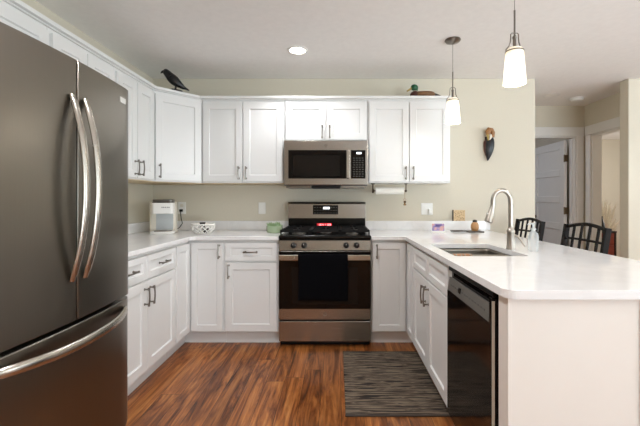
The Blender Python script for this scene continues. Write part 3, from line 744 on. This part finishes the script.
# ------------------------------------------------------------------ pendants and ceiling lights
def pendant(loc, zb, label):
    t = thing('pendant_light', label, 'pendant light', (loc[0], loc[1], H), 0, 'frosted glass pendant lights')
    zb -= H; top = zb+0.187
    obj('canopy', MB().lathe([(0.058, -0.0005), (0.060, -0.006), (0.050, -0.018), (0.020, -0.026), (0.008, -0.034)], n=24), 'nickel', t, smooth=True)
    obj('cable', MB().tube([(0, 0, -0.03), (0, 0, top+0.205)], 0.0016, 6), 'nickel', t)
    obj('rod', MB().tube([(0, 0, top+0.205), (0, 0, top+0.06)], 0.0048, 10), 'nickel', t, smooth=True)
    b = MB().lathe([(0.010, top+0.055), (0.012, top+0.062), (0.008, top+0.07)], n=12)
    for s in (-1, 1):
        b.tube([(0, 0, top+0.084), (s*0.014, 0, top+0.084), (s*0.020, 0, top+0.078), (s*0.023, 0, top+0.035), (s*0.030, 0, top+0.014), (s*0.0455, 0, top-0.004), (s*0.0455, 0, top-0.015)], 0.003, 8)
    b.lathe([(0.0445, top-0.012), (0.0465, top-0.012), (0.0465, top-0.018), (0.0445, top-0.018), (0.0445, top-0.012)], n=24, caps=False)
    obj('yoke', b, 'nickel', t, smooth=True)
    obj('shade', MB().lathe([(0.010, top+0.004), (0.034, top+0.002), (0.0435, top-0.008), (0.057, zb), (0.0545, zb), (0.041, top-0.012), (0.010, top-0.002)], n=32), 'shade', t, smooth=True)
    sb = obj('socket', MB().tube([(0, 0, top+0.06), (0, 0, top-0.03)], 0.009, 10), 'nickel', t, smooth=True)
    obj('bulb', MB().lathe([(0.010, top-0.03), (0.016, top-0.05), (0.026, top-0.085), (0.020, top-0.108), (0.003, top-0.115)], n=16), 'lamp_glow', sb, smooth=True)
    L = bpy.data.lights.new('pendant_bulb', 'POINT'); L.energy = 2.5; L.color = (1, 0.95, 0.88); L.shadow_soft_size = 0.04
    lo = bpy.data.objects.new('pendant_bulb', L); COL.objects.link(lo); lo.parent = t; lo.location = (0, 0, zb-0.02)
pendant((0.985, -0.87), 1.803, 'frosted glass pendant near the back wall with full canopy in view')
pendant((1.045, -1.70), 1.832, 'larger-looking frosted glass pendant nearer the camera over the peninsula sink')
def downlight(x, y, label, power=5.0, r=0.085, on=True):
    t = thing('recessed_light', label, 'ceiling light', (x, y, H), 0, 'recessed ceiling lights')
    obj('trim_ring', MB().lathe([(r, -0.0005), (r, -0.005), (r*0.78, -0.009), (r*0.74, -0.004), (r*0.74, -0.0005)], n=28, caps=False), 'trim', t, smooth=True)
    obj('lens', MB().lathe([(r*0.745, -0.0012), (r*0.745, -0.0055), (0.002, -0.0065)], n=24), 'lamp_glow' if on else 'white_plastic', t, smooth=True)
    if on:
        L = bpy.data.lights.new('recessed_bulb', 'SPOT'); L.energy = power; L.color = (0.95, 0.96, 1.0); L.spot_size = 2.4; L.spot_blend = 0.6; L.shadow_soft_size = 0.06
        lo = bpy.data.objects.new('recessed_bulb', L); COL.objects.link(lo); lo.parent = t; lo.location = (0, 0, -0.02)
downlight(-0.222, -0.685, 'lit round recessed light in the ceiling above the range', 30)
for x, y, lb in ((-0.30, -2.35, 'added unseen recessed light in the kitchen ceiling in front of the refrigerator'), (-0.30, -4.6, 'added unseen recessed light behind the kitchen near the left wall'),
                 (2.75, -1.3, 'added unseen recessed light over the dining side nearest the back wall'), (2.75, -3.4, 'added unseen recessed light over the dining side nearest the camera'), (1.10, -4.7, 'added unseen recessed light behind the camera in the middle of the room')):
    downlight(x, y, lb, 80 if x < 0 else 44)  # added out-of-frame downlights to brighten floor, counter and base cabinets
downlight(2.60, 0.56, 'unlit round recessed light in the hall ceiling left of the smoke detector', on=False, r=0.09)
t = thing('smoke_detector', 'white round smoke detector on the hall ceiling nearest the right doorway', 'smoke detector', (2.99, 0.70, H))
obj('base', MB().lathe([(0.085, -0.0005), (0.085, -0.012)], n=24), 'trim', t, smooth=True)
obj('cover', MB().lathe([(0.070, -0.0122), (0.066, -0.030), (0.04, -0.038), (0.003, -0.039)], n=24), 'white_plastic', t, smooth=True)

# ------------------------------------------------------------------ stools
def stool(loc, label):
    t = thing('counter_stool', label, 'stool', (loc[0], loc[1], 0), 0, 'dark counter stools at the peninsula')
    xb = 0.155
    def bx(z): return xb+(z-0.62)*0.165
    obj('seat', MB().prism(rrect(-0.22, 0.17, -0.215, 0.215, 0.04), 0.60, 0.64), 'stool', t, bevel=0.01, seg=3)
    for s in (-1, 1):
        obj('leg', MB().tube([(-0.185, s*0.18, 0.5995), (-0.21, s*0.20, 0.0008)], [0.020, 0.016], 4, flat=1.0), 'stool', t, bevel=0.003)
        obj('leg', MB().tube([(0.14, s*0.18, 0.5995), (0.20, s*0.20, 0.0008)], [0.022, 0.017], 4), 'stool', t, bevel=0.003)
        obj('back_post', MB().box(-0.019, 0.019, -0.012, 0.012, -0.205, 0.205, rot=(0, 0.163, 0)), 'stool', t, loc=(bx(0.83), s*0.205, 0.83), bevel=0.003)
        obj('stretcher', MB().box(-0.18, 0.15, s*0.188-0.009, s*0.188+0.009, 0.30, 0.328), 'stool', t, bevel=0.002)
    obj('footrest', MB().box(-0.208, -0.188, -0.175, 0.175, 0.20, 0.23), 'stool', t, bevel=0.003)
    n = 12; b = MB()
    pts = [(bx(1.025)+0.010*(1-u*u), 0.212*u, 1.012+0.032*(1-abs(u)**1.6)) for u in [-1+2*k/n for k in range(n+1)]]
    obj('top_rail', MB().tube(pts, 0.0125, 8, flat=1.0, up=(0, 0, 1)), 'stool', t)
    for z in (0.928, 0.74):
        pts = [(bx(z)+0.006*(1-u*u), 0.20*u, z+0.006*(1-u*u)) for u in [-1+2*k/n for k in range(n+1)]]
        obj('cross_rail', MB().tube(pts, 0.0085, 8, up=(0, 0, 1)), 'stool', t)
    for k in range(4):
        y = -0.205+0.41*(k+1)/5; u = y/0.212
        obj('spindle', MB().box(-0.007, 0.007, -0.0075, 0.0075, -0.20, 0.195+0.026*(1-u*u), rot=(0, 0.163, 0)), 'stool', t, loc=(bx(0.83)+0.006, y, 0.83), bevel=0.002)
stool((1.63, -1.085), 'dark slatted counter stool nearest the camera, tucked at the peninsula')
stool((1.63, -0.355), 'dark slatted counter stool behind the soap bottle, near the back wall')

# ------------------------------------------------------------------ rug
b = MB().box(0.148, 0.738, -1.588, -0.76, 0.0004, 0.007)
rg = tag(obj('rug', b, 'rug', bevel=0.002), 'brown and grey streaked kitchen mat in front of the sink cabinet', 'rug')
obj('binding', MB().box(0.146, 0.738, -1.602, -1.5882, 0.0004, 0.008).box(0.146, 0.738, -0.7598, -0.748, 0.0004, 0.008), 'hem', rg, bevel=0.002)

# ------------------------------------------------------------------ left counter things
ZC = CZ+0.0005
t = thing('coffee_maker', 'white pod coffee maker on the left corner counter', 'coffee maker', (-1.492, -0.34, ZC), math.radians(16))
obj('body', MB().prism(rrect(-0.11, 0.11, -0.02, 0.14, 0.035), 0.0, 0.285), 'cream_plastic', t, bevel=0.006, seg=3, smooth=True)
obj('head', MB().prism(rrect(-0.07, 0.11, -0.135, -0.0205, 0.03), 0.178, 0.275), 'white_plastic', t, bevel=0.006, seg=3, smooth=True)
obj('lid', MB().prism(rrect(-0.062, 0.106, -0.13, 0.03, 0.03), 0.2855, 0.306), 'grey_plastic', t, bevel=0.004, smooth=True)
obj('head_collar', MB().prism(rrect(-0.066, 0.108, -0.132, -0.0205, 0.03), 0.2752, 0.2853), 'grey_plastic', t, smooth=True)
obj('recess', MB().box(-0.05, 0.092, -0.0235, -0.0202, 0.03, 0.178), 'recess', t)
obj('base', MB().prism(rrect(-0.085, 0.112, -0.14, -0.0205, 0.04), 0.0, 0.022), 'white_plastic', t, bevel=0.004, smooth=True)
obj('drip_tray', MB().prism(rrect(-0.055, 0.09, -0.125, -0.03, 0.03), 0.0222, 0.028), 'nickel', t, bevel=0.001, smooth=True)
for k in range(5): obj('button', MB().box(0.015+0.014*k, 0.023+0.014*k, -0.1362, -0.1352, 0.232, 0.240), 'key', t)
def plate(name, x, z, label, cat, w_=0.072, h_=0.116, kind='switch'):
    t = thing(name, label, cat, (x, -0.0005, z))
    obj('cover_plate', MB().box(-w_/2, w_/2, -0.006, 0, -h_/2, h_/2), 'white_plastic', t, bevel=0.002)
    if kind == 'switch':
        obj('rocker', MB().box(-0.017, 0.017, -0.009, -0.0062, -0.034, 0.034, rot=(0.05, 0, 0)), 'white_plastic', t, bevel=0.001)
    elif kind == 'outlet':
        for s in (-1, 1): obj('receptacle', MB().prism(rrect(-0.016, 0.016, s*0.024-0.014, s*0.024+0.014, 0.008), -0.0085, -0.0062, 'y'), 'cream_plastic', t)
    return t
plate('wall_outlet', -1.462, 1.135, 'white wall outlet behind the coffee maker with a black plug', 'outlet', 0.078, 0.12, 'outlet')
plate('light_switch', -0.655, 1.133, 'white rocker switch plate on back wall left of the range', 'switch')
t = plate('switch_plate', 1.006, 1.125, 'white double switch plate on back wall above the small photo', 'switch', 0.116, 0.118, 'none')
obj('rocker', MB().box(-0.042, -0.008, -0.009, -0.0062, -0.034, 0.034), 'white_plastic', t, bevel=0.001)
tag(obj('plug_adapter', MB().box(1.016, 1.052, -0.040, -0.0068, 1.075, 1.124), 'white_plastic', bevel=0.004), 'small white plug-in adapter on the double switch plate', 'adapter')
b = MB().box(-1.475, -1.450, -0.034, -0.0095, 1.098, 1.122)
pts = [(-1.462, -0.033, 1.105), (-1.456, -0.048, 1.085), (-1.447, -0.055, 1.03), (-1.432, -0.06, 0.985), (-1.450, -0.085, 0.945), (-1.475, -0.12, 0.921), (-1.47, -0.155, 0.9185)]
b.tube(pts, 0.0038, 8)
tag(obj('power_cord', b, 'plastic', smooth=True), 'black power cord plugged into the outlet beside the coffee maker', 'cord')
# woven bowl
BX, BY = -1.10, -0.40
t = thing('woven_bowl', 'white open-weave bowl on the counter beside the coffee maker', 'bowl', (BX, BY, ZC))
def br_(h): return 0.060+0.040*math.sin(min(1, h/0.062)*PI/2)-0.006*max(0, (h-0.05)/0.03)
b = MB().lathe([(0.062, 0.001), (0.062, 0.006), (0.002, 0.006)], n=24)
for s in (-1, 1):
    for k in range(12):
        a0 = 2*PI*k/12
        b.tube([((br_(h)+s*0.0015)*math.cos(a0+s*h*13), (br_(h)+s*0.0015)*math.sin(a0+s*h*13), 0.005+h) for h in [0.078*j/7 for j in range(8)]], 0.0042, 6)
obj('weave', b, 'wicker', t, smooth=True)
obj('rim', MB().tube([(0.096*math.cos(2*PI*k/28), 0.096*math.sin(2*PI*k/28), 0.084) for k in range(29)], 0.006, 8), 'wicker', t, smooth=True)
for k, (x, y, z) in enumerate(((-0.035, -0.03, 0.007), (0.035, -0.028, 0.007), (0.0, 0.038, 0.007), (-0.005, 0.0, 0.056))):
    pd = MB().lathe([(0.019, 0), (0.025, 0.040), (0.026, 0.044), (0.002, 0.045)], (BX+x, BY+y, ZC+z), 16)
    tag(obj('coffee_pod', pd, 'pod_dark' if k % 2 else 'pod', smooth=True),
        ['silver coffee pod at the left inside the woven bowl', 'dark coffee pod at the right inside the woven bowl', 'silver coffee pod at the back inside the woven bowl', 'dark coffee pod on top of the other pods in the woven bowl'][k], 'coffee pod', 'coffee pods in the bowl')
# glass dish of succulents
t = thing('succulent_dish', 'small green glass dish of succulents on the counter left of the range', 'plant', (-0.475, -0.315, ZC))
obj('dish', MB().lathe([(0.066, 0), (0.073, 0.006), (0.076, 0.035), (0.073, 0.064), (0.070, 0.064), (0.072, 0.035), (0.068, 0.010), (0.002, 0.008)], n=28), 'green_glass', t, smooth=True)
obj('soil', MB().lathe([(0.062, 0.0115), (0.066, 0.035), (0.002, 0.038)], n=20), 'soil', t)
for k in range(7):
    a = 2*PI*k/6; r = 0.043 if k < 6 else 0; b = MB()
    cx, cy, cz = r*math.cos(a), r*math.sin(a), 0.040+0.012*(k % 2)
    for j in range(9):
        q = 2*PI*j/9+k; tl = 0.5+0.4*(j % 3)/2; L = 0.030
        d = Vector((math.cos(q)*(1-tl*0.75), math.sin(q)*(1-tl*0.75), tl)).normalized()
        p = Vector((cx, cy, cz)); b.tube([p, p+d*L*0.5, p+d*L*1.5+Vector((0, 0, 0.006))], [0.004, 0.0075, 0.0012], 6)
    obj('rosette', b, 'succulent', t, smooth=True)

# ------------------------------------------------------------------ paper towel and keys
t = thing('paper_towel_holder', 'bronze paper towel holder mounted under the right wall cabinet', 'paper towel holder', (0, -0.20, 1.372))
zc = -0.070
obj('bracket', MB().lathe([(0.020, -0.0005), (0.020, -0.006), (0.006, -0.010)], (0.442, 0, 0), 14).tube([(0.442, 0, -0.008), (0.442, 0, zc)], 0.006, 8).lathe([(0.004, -0.012), (0.022, -0.010), (0.024, 0.0), (0.012, 0.008), (0.004, 0.010)], (0.445, 0, zc), 16, 'x'), 'bronze', t, smooth=True)
obj('bracket', MB().lathe([(0.016, -0.0005), (0.016, -0.005), (0.005, -0.010)], (0.757, 0, 0), 14).tube([(0.757, 0, -0.008), (0.757, 0, zc+0.01)], 0.005, 8).lathe([(0.004, -0.008), (0.013, -0.006), (0.014, 0.003), (0.004, 0.010)], (0.757, 0, zc), 14, 'x'), 'bronze', t, smooth=True)
obj('rod', MB().tube([(0.452, 0, zc), (0.752, 0, zc)], 0.005, 8), 'bronze', t, smooth=True)
b = MB().lathe([(0.0095, 0.465), (0.0335, 0.465), (0.0335, 0.735), (0.0095, 0.735), (0.0095, 0.465)], (0, -0.20, 1.372+zc), 24, 'x', caps=False)
tag(obj('paper_towel_roll', b, 'paper', smooth=True), 'nearly used-up white paper towel roll under the right wall cabinet', 'paper towel')
KX, KY = 0.746, -0.20
t = thing('key_ring', 'small bunch of brass keys hanging from the paper towel holder', 'keys', (KX, KY, 1.2975))
obj('cord', MB().tube([(0, 0, 0.0), (0, 0, -0.07)], 0.0016, 6), 'brass', t)
obj('ring', MB().tube([(0.011*math.cos(a), 0, -0.081+0.011*math.sin(a)) for a in [2*PI*k/14 for k in range(15)]], 0.0016, 6), 'brass', t, smooth=True)
for k, an in enumerate((-0.35, 0.0, 0.4)):
    b = MB().lathe([(0.002, -0.001), (0.011, -0.001), (0.011, 0.001), (0.002, 0.001)], (0, 0, -0.012), 14, 'y')
    b.box(-0.0035, 0.0035, -0.001, 0.001, -0.046, -0.022).box(0.0035, 0.007, -0.001, 0.001, -0.044, -0.039)
    o = obj('key', b, 'bronze' if k != 1 else 'brass', t, loc=(0.006*(k-1), -0.003*(k-1), -0.090)); o.rotation_euler = (0, an, 0)

# ------------------------------------------------------------------ right back counter things
t = thing('photo_stand', 'small purple and pink photo card standing on the back counter', 'photo', (1.026, -0.335, ZC))
def tilt(b, a=-0.16): bmesh.ops.rotate(b.bm, cent=(0, 0, 0), matrix=Matrix.Rotation(a, 3, 'X'), verts=b.bm.verts[:]); return b
obj('frame', tilt(MB().box(-0.062, 0.062, -0.006, 0.004, 0.001, 0.090)), 'white_plastic', t, bevel=0.001)
obj('picture', tilt(MB().box(-0.056, 0.056, -0.0072, -0.0062, 0.018, 0.084)), 'photo', t)
obj('easel_leg', MB().box(-0.012, 0.012, 0.0175, 0.0535, 0.0, 0.055, rot=(0.0, 0, 0)), 'white_plastic', t)
t = thing('spoon_rest', 'thin metal-rimmed glass dish on back counter right of the photo', 'dish', (1.235, -0.245, ZC))
obj('dish', MB().prism([(0.064*math.cos(2*PI*k/24), 0.040*math.sin(2*PI*k/24)) for k in range(24)], 0.0, 0.005), 'clear', t, bevel=0.001)
obj('rim', MB().tube([(0.064*math.cos(2*PI*k/28), 0.040*math.sin(2*PI*k/28), 0.010) for k in range(29)], 0.0048, 8), 'slate', t, smooth=True)
tag(obj('slate_coaster', MB().box(1.322, 1.462, -0.305, -0.185, ZC, ZC+0.010), 'slate', bevel=0.002), 'grey slate tile under the wooden pepper mill', 'coaster')
t = thing('pepper_mill', 'small egg-shaped wooden pepper mill with dark knob on slate tile', 'pepper mill', (1.395, -0.245, ZC+0.0105))
obj('body', MB().lathe([(0.024, 0), (0.030, 0.006), (0.037, 0.03), (0.036, 0.055), (0.026, 0.076), (0.018, 0.082)], n=22), 'egg', t, smooth=True)
obj('knob', MB().lathe([(0.018, 0.0822), (0.021, 0.090), (0.017, 0.101), (0.003, 0.106)], n=16), 'dark_wood', t, smooth=True)
t = thing('wood_block_sign', 'small square carved wood block standing on the backsplash ledge', 'decoration', (1.327, 0, 1.0053))
obj('block', MB().box(-0.058, 0.058, -0.0195, -0.003, 0, 0.108), 'block', t, bevel=0.002)
obj('shade_strip', MB().box(-0.064, -0.0585, -0.0205, -0.002, 0, 0.110), 'dark_wood', t)  # dark strip standing in for the shadow at the block's left side

# ------------------------------------------------------------------ birds
def sleeve(b, rings, n=16):
    """ring list: (centre, ry, rz, tilt about y) lofted into one skin"""
    rr = []
    for c, ry, rz, a in rings:
        c = Vector(c); u = Vector((0, 1, 0)); v = Vector((math.sin(a), 0, math.cos(a)))
        rr.append([b.bm.verts.new(c+ry*math.cos(2*PI*k/n)*u+rz*math.sin(2*PI*k/n)*v) for k in range(n)])
    for p, q in zip(rr, rr[1:]):
        for k in range(n): b._f([p[k], p[(k+1) % n], q[(k+1) % n], q[k]])
    b._f(rr[0][::-1]); b._f(rr[-1]); return b
t = thing('crow_figurine', 'black crow figure standing on the angled corner cabinet', 'bird figure', (-1.322, -0.482, 2.1665), math.radians(16))
b = MB()
sleeve(b, [((-0.088, 0, 0.166), 0.008, 0.010, 0.2), ((-0.082, 0, 0.165), 0.022, 0.024, 0.3), ((-0.066, 0, 0.160), 0.029, 0.031, 0.5),
           ((-0.048, 0, 0.140), 0.030, 0.033, 0.75), ((-0.025, 0, 0.115), 0.040, 0.042, 0.75), ((0.003, 0, 0.090), 0.043, 0.045, 0.7), ((0.034, 0, 0.066), 0.034, 0.034, 0.6), ((0.060, 0, 0.048), 0.024, 0.020, 0.55),
           ((0.098, 0, 0.026), 0.024, 0.009, 0.5), ((0.126, 0, 0.012), 0.018, 0.005, 0.5)])
bd = obj('body', b, 'crow', t, smooth=True, sub=1)
obj('beak', MB().tube([(-0.082, 0, 0.162), (-0.097, 0, 0.156), (-0.109, 0, 0.145)], [0.014, 0.010, 0.002], 10), 'crow', t, smooth=True)
for s_ in (-1, 1):
    w_ = MB(); sleeve(w_, [((-0.032, s_*0.038, 0.122), 0.006, 0.022, 0.75), ((0.004, s_*0.045, 0.092), 0.008, 0.034, 0.7), ((0.046, s_*0.035, 0.058), 0.007, 0.024, 0.6), ((0.092, s_*0.020, 0.028), 0.004, 0.008, 0.5)])
    obj('wing', w_, 'crow', t, smooth=True, sub=1)
    lg = MB().tube([(0.006, s_*0.020, 0.060), (0.014, s_*0.020, 0.034), (0.008, s_*0.020, 0.010)], [0.009, 0.005, 0.004], 8)
    for q in (-0.5, 0, 0.5): lg.tube([(0.008, s_*0.020, 0.012), (0.008-0.026*math.cos(q), s_*0.020+0.026*math.sin(q), 0.0095)], 0.003, 6)
    obj('leg', lg, 'crow', t, smooth=True)
obj('base', MB().prism([(0.006+0.062*math.cos(2*PI*k/24), 0.036*math.sin(2*PI*k/24)) for k in range(24)], 0.0, 0.009), 'crow', t, bevel=0.002)
t = thing('duck_decoy', 'painted mallard duck decoy with green head on top of the right wall cabinet', 'bird figure', (0.920, -0.245, 2.1665))
b = MB()
sleeve(b, [((-0.135, 0, 0.030), 0.012, 0.014, 0), ((-0.120, 0, 0.034), 0.040, 0.032, 0), ((-0.085, 0, 0.039), 0.056, 0.0395, 0), ((-0.06, 0, 0.035), 0.05, 0.03, 0)])
obj('breast', b, 'd_chest', t, smooth=True, sub=1)
b = MB(); sleeve(b, [((-0.092, 0, 0.034), 0.055, 0.034, 0), ((-0.04, 0, 0.034), 0.062, 0.034, 0), ((0.02, 0, 0.036), 0.064, 0.0365, 0), ((0.07, 0, 0.034), 0.054, 0.033, 0.0), ((0.10, 0, 0.033), 0.040, 0.024, 0.0)])
obj('body', b, 'd_brown', t, smooth=True, sub=1)
b = MB(); sleeve(b, [((0.085, 0, 0.033), 0.044, 0.027, 0), ((0.12, 0, 0.027), 0.030, 0.016, 0.0), ((0.155, 0, 0.020), 0.022, 0.008, 0), ((0.182, 0, 0.013), 0.012, 0.004, 0)])
obj('tail', b, 'd_tail', t, smooth=True, sub=1)
hd = obj('head', MB().ell((-0.092, 0, 0.104), (0.036, 0.027, 0.031), (0, 0.25, 0)).tube([(-0.084, 0, 0.070), (-0.084, 0, 0.10)], [0.025, 0.024], 14), 'd_green', t, smooth=True)
obj('bill', MB().tube([(-0.116, 0, 0.102), (-0.138, 0, 0.086), (-0.164, 0, 0.070)], [0.015, 0.013, 0.009], 12, flat=0.75), 'd_bill', hd, smooth=True)
for s in (-1, 1): obj('eye', MB().ell((-0.106, s*0.023, 0.112), (0.004, 0.004, 0.004), n=8, m=6), 'crow', hd)
obj('neck_ring', MB().tube([(-0.085, 0, 0.060), (-0.084, 0, 0.0698)], [0.030, 0.026], 14), 'd_white', t, smooth=True)
# hanging bird plaque
t = thing('bird_plaque', 'dark carved bird with brown head hung tail-down on back wall', 'wall decoration', (1.62, 0, 1.77))
b = MB()
def vsleeve(b, rings, n=16):
    rr = [[b.bm.verts.new(Vector(c)+Vector((rx*math.cos(2*PI*k/n), ry*math.sin(2*PI*k/n), 0))) for k in range(n)] for c, rx, ry in rings]
    for p, q in zip(rr, rr[1:]):
        for k in range(n): b._f([p[k], p[(k+1) % n], q[(k+1) % n], q[k]])
    b._f(rr[0][::-1]); b._f(rr[-1]); return b
vsleeve(b, [((0.005, -0.028, 0.085), 0.030, 0.020), ((0.010, -0.034, 0.045), 0.042, 0.030), ((0.008, -0.036, -0.01), 0.045, 0.033), ((0.002, -0.034, -0.07), 0.040, 0.028), ((-0.006, -0.030, -0.12), 0.024, 0.016), ((-0.012, -0.026, -0.165), 0.006, 0.005)])
obj('body', b, 'd_black', t, smooth=True, sub=1)
b = MB(); vsleeve(b, [((-0.022, -0.018, 0.05), 0.026, 0.016), ((-0.028, -0.018, -0.01), 0.024, 0.016), ((-0.024, -0.018, -0.08), 0.020, 0.014), ((-0.016, -0.018, -0.13), 0.006, 0.006)])
obj('wing', b, 'd_chest', t, smooth=True, sub=1)
b = MB(); b.tube([(0.030, -0.040, 0.070), (0.034, -0.040, 0.115), (0.018, -0.044, 0.142), (-0.006, -0.048, 0.146), (-0.022, -0.052, 0.118), (-0.024, -0.054, 0.090)], [0.018, 0.021, 0.023, 0.026, 0.026, 0.013], 14)
hd = obj('head', b, 'd_ochre', t, smooth=True)
obj('bill', MB().tube([(-0.024, -0.056, 0.096), (-0.022, -0.060, 0.062), (-0.020, -0.060, 0.035)], [0.013, 0.010, 0.005], 10), 'd_bill', hd, smooth=True)
obj('collar', MB().tube([(0.004, -0.056, 0.092), (0.004, -0.064, 0.066), (-0.010, -0.066, 0.042)], [0.012, 0.013, 0.006], 10), 'd_white', t, smooth=True)
obj('hanger', MB().box(-0.03, 0.03, -0.012, -0.001, -0.03, 0.08), 'dark_wood', t)

# ------------------------------------------------------------------ bedroom seen past the hall
t = thing('dresser', 'low cherry-red dresser with dark top in the room past the hall', 'dresser', (3.94, 1.72, 0))
obj('carcass', MB().box(-0.22, 0.22, -0.10, 0.33, 0.04, 0.735), 'redwood', t, bevel=0.003)
obj('top', MB().box(-0.235, 0.235, -0.125, 0.34, 0.7355, 0.762), 'dark_wood', t, bevel=0.003)
for sx in (-1, 1): obj('corner_post', MB().box(sx*0.222-0.013, sx*0.222+0.013, -0.115, -0.1005, 0.0, 0.735), 'dark_wood', t)
for k in range(4):
    d = obj('drawer', MB().box(-0.20, 0.20, -0.118, -0.1005, 0.06+0.168*k, 0.218+0.168*k), 'redwood', t, bevel=0.004)
    obj('knob', MB().lathe([(0.014, -0.119), (0.014, -0.135), (0.003, -0.138)], (0, 0, 0.139+0.168*k), 12, 'y'), 'dark_wood', d, smooth=True)
t = thing('vase', 'slim black vase standing on the red dresser', 'vase', (4.005, 1.665, 0.7625))
obj('body', MB().lathe([(0.035, 0), (0.045, 0.03), (0.035, 0.10), (0.014, 0.17), (0.011, 0.21), (0.014, 0.215)], n=18), 'crow', t, smooth=True)
t = thing('dried_grass', 'bunch of pale dried grass standing behind the red dresser past the hall', 'dried plant', (4.46, 2.28, 0))
obj('pot', MB().lathe([(0.10, 0.0005), (0.13, 0.30), (0.09, 0.52), (0.08, 0.52), (0.11, 0.30), (0.002, 0.25)], n=20), 'slate', t, smooth=True)
b = MB()
for k in range(90):
    a = random.uniform(0, 2*PI); q = random.uniform(0.03, 0.24); h = random.uniform(0.80, 1.24)
    c = Vector((0.03*math.cos(a), 0.03*math.sin(a), 0.40)); e2 = Vector((q*math.cos(a), q*math.sin(a), h))
    m_ = c.lerp(e2, 0.45)+Vector((0, 0, 0.04))
    b.tube([c, m_, m_.lerp(e2, 0.5), e2], [0.002, 0.003, random.uniform(0.014, 0.024), 0.002], 5)
o = obj('plumes', b, 'pampas', t, smooth=True); o['kind'] = 'stuff'
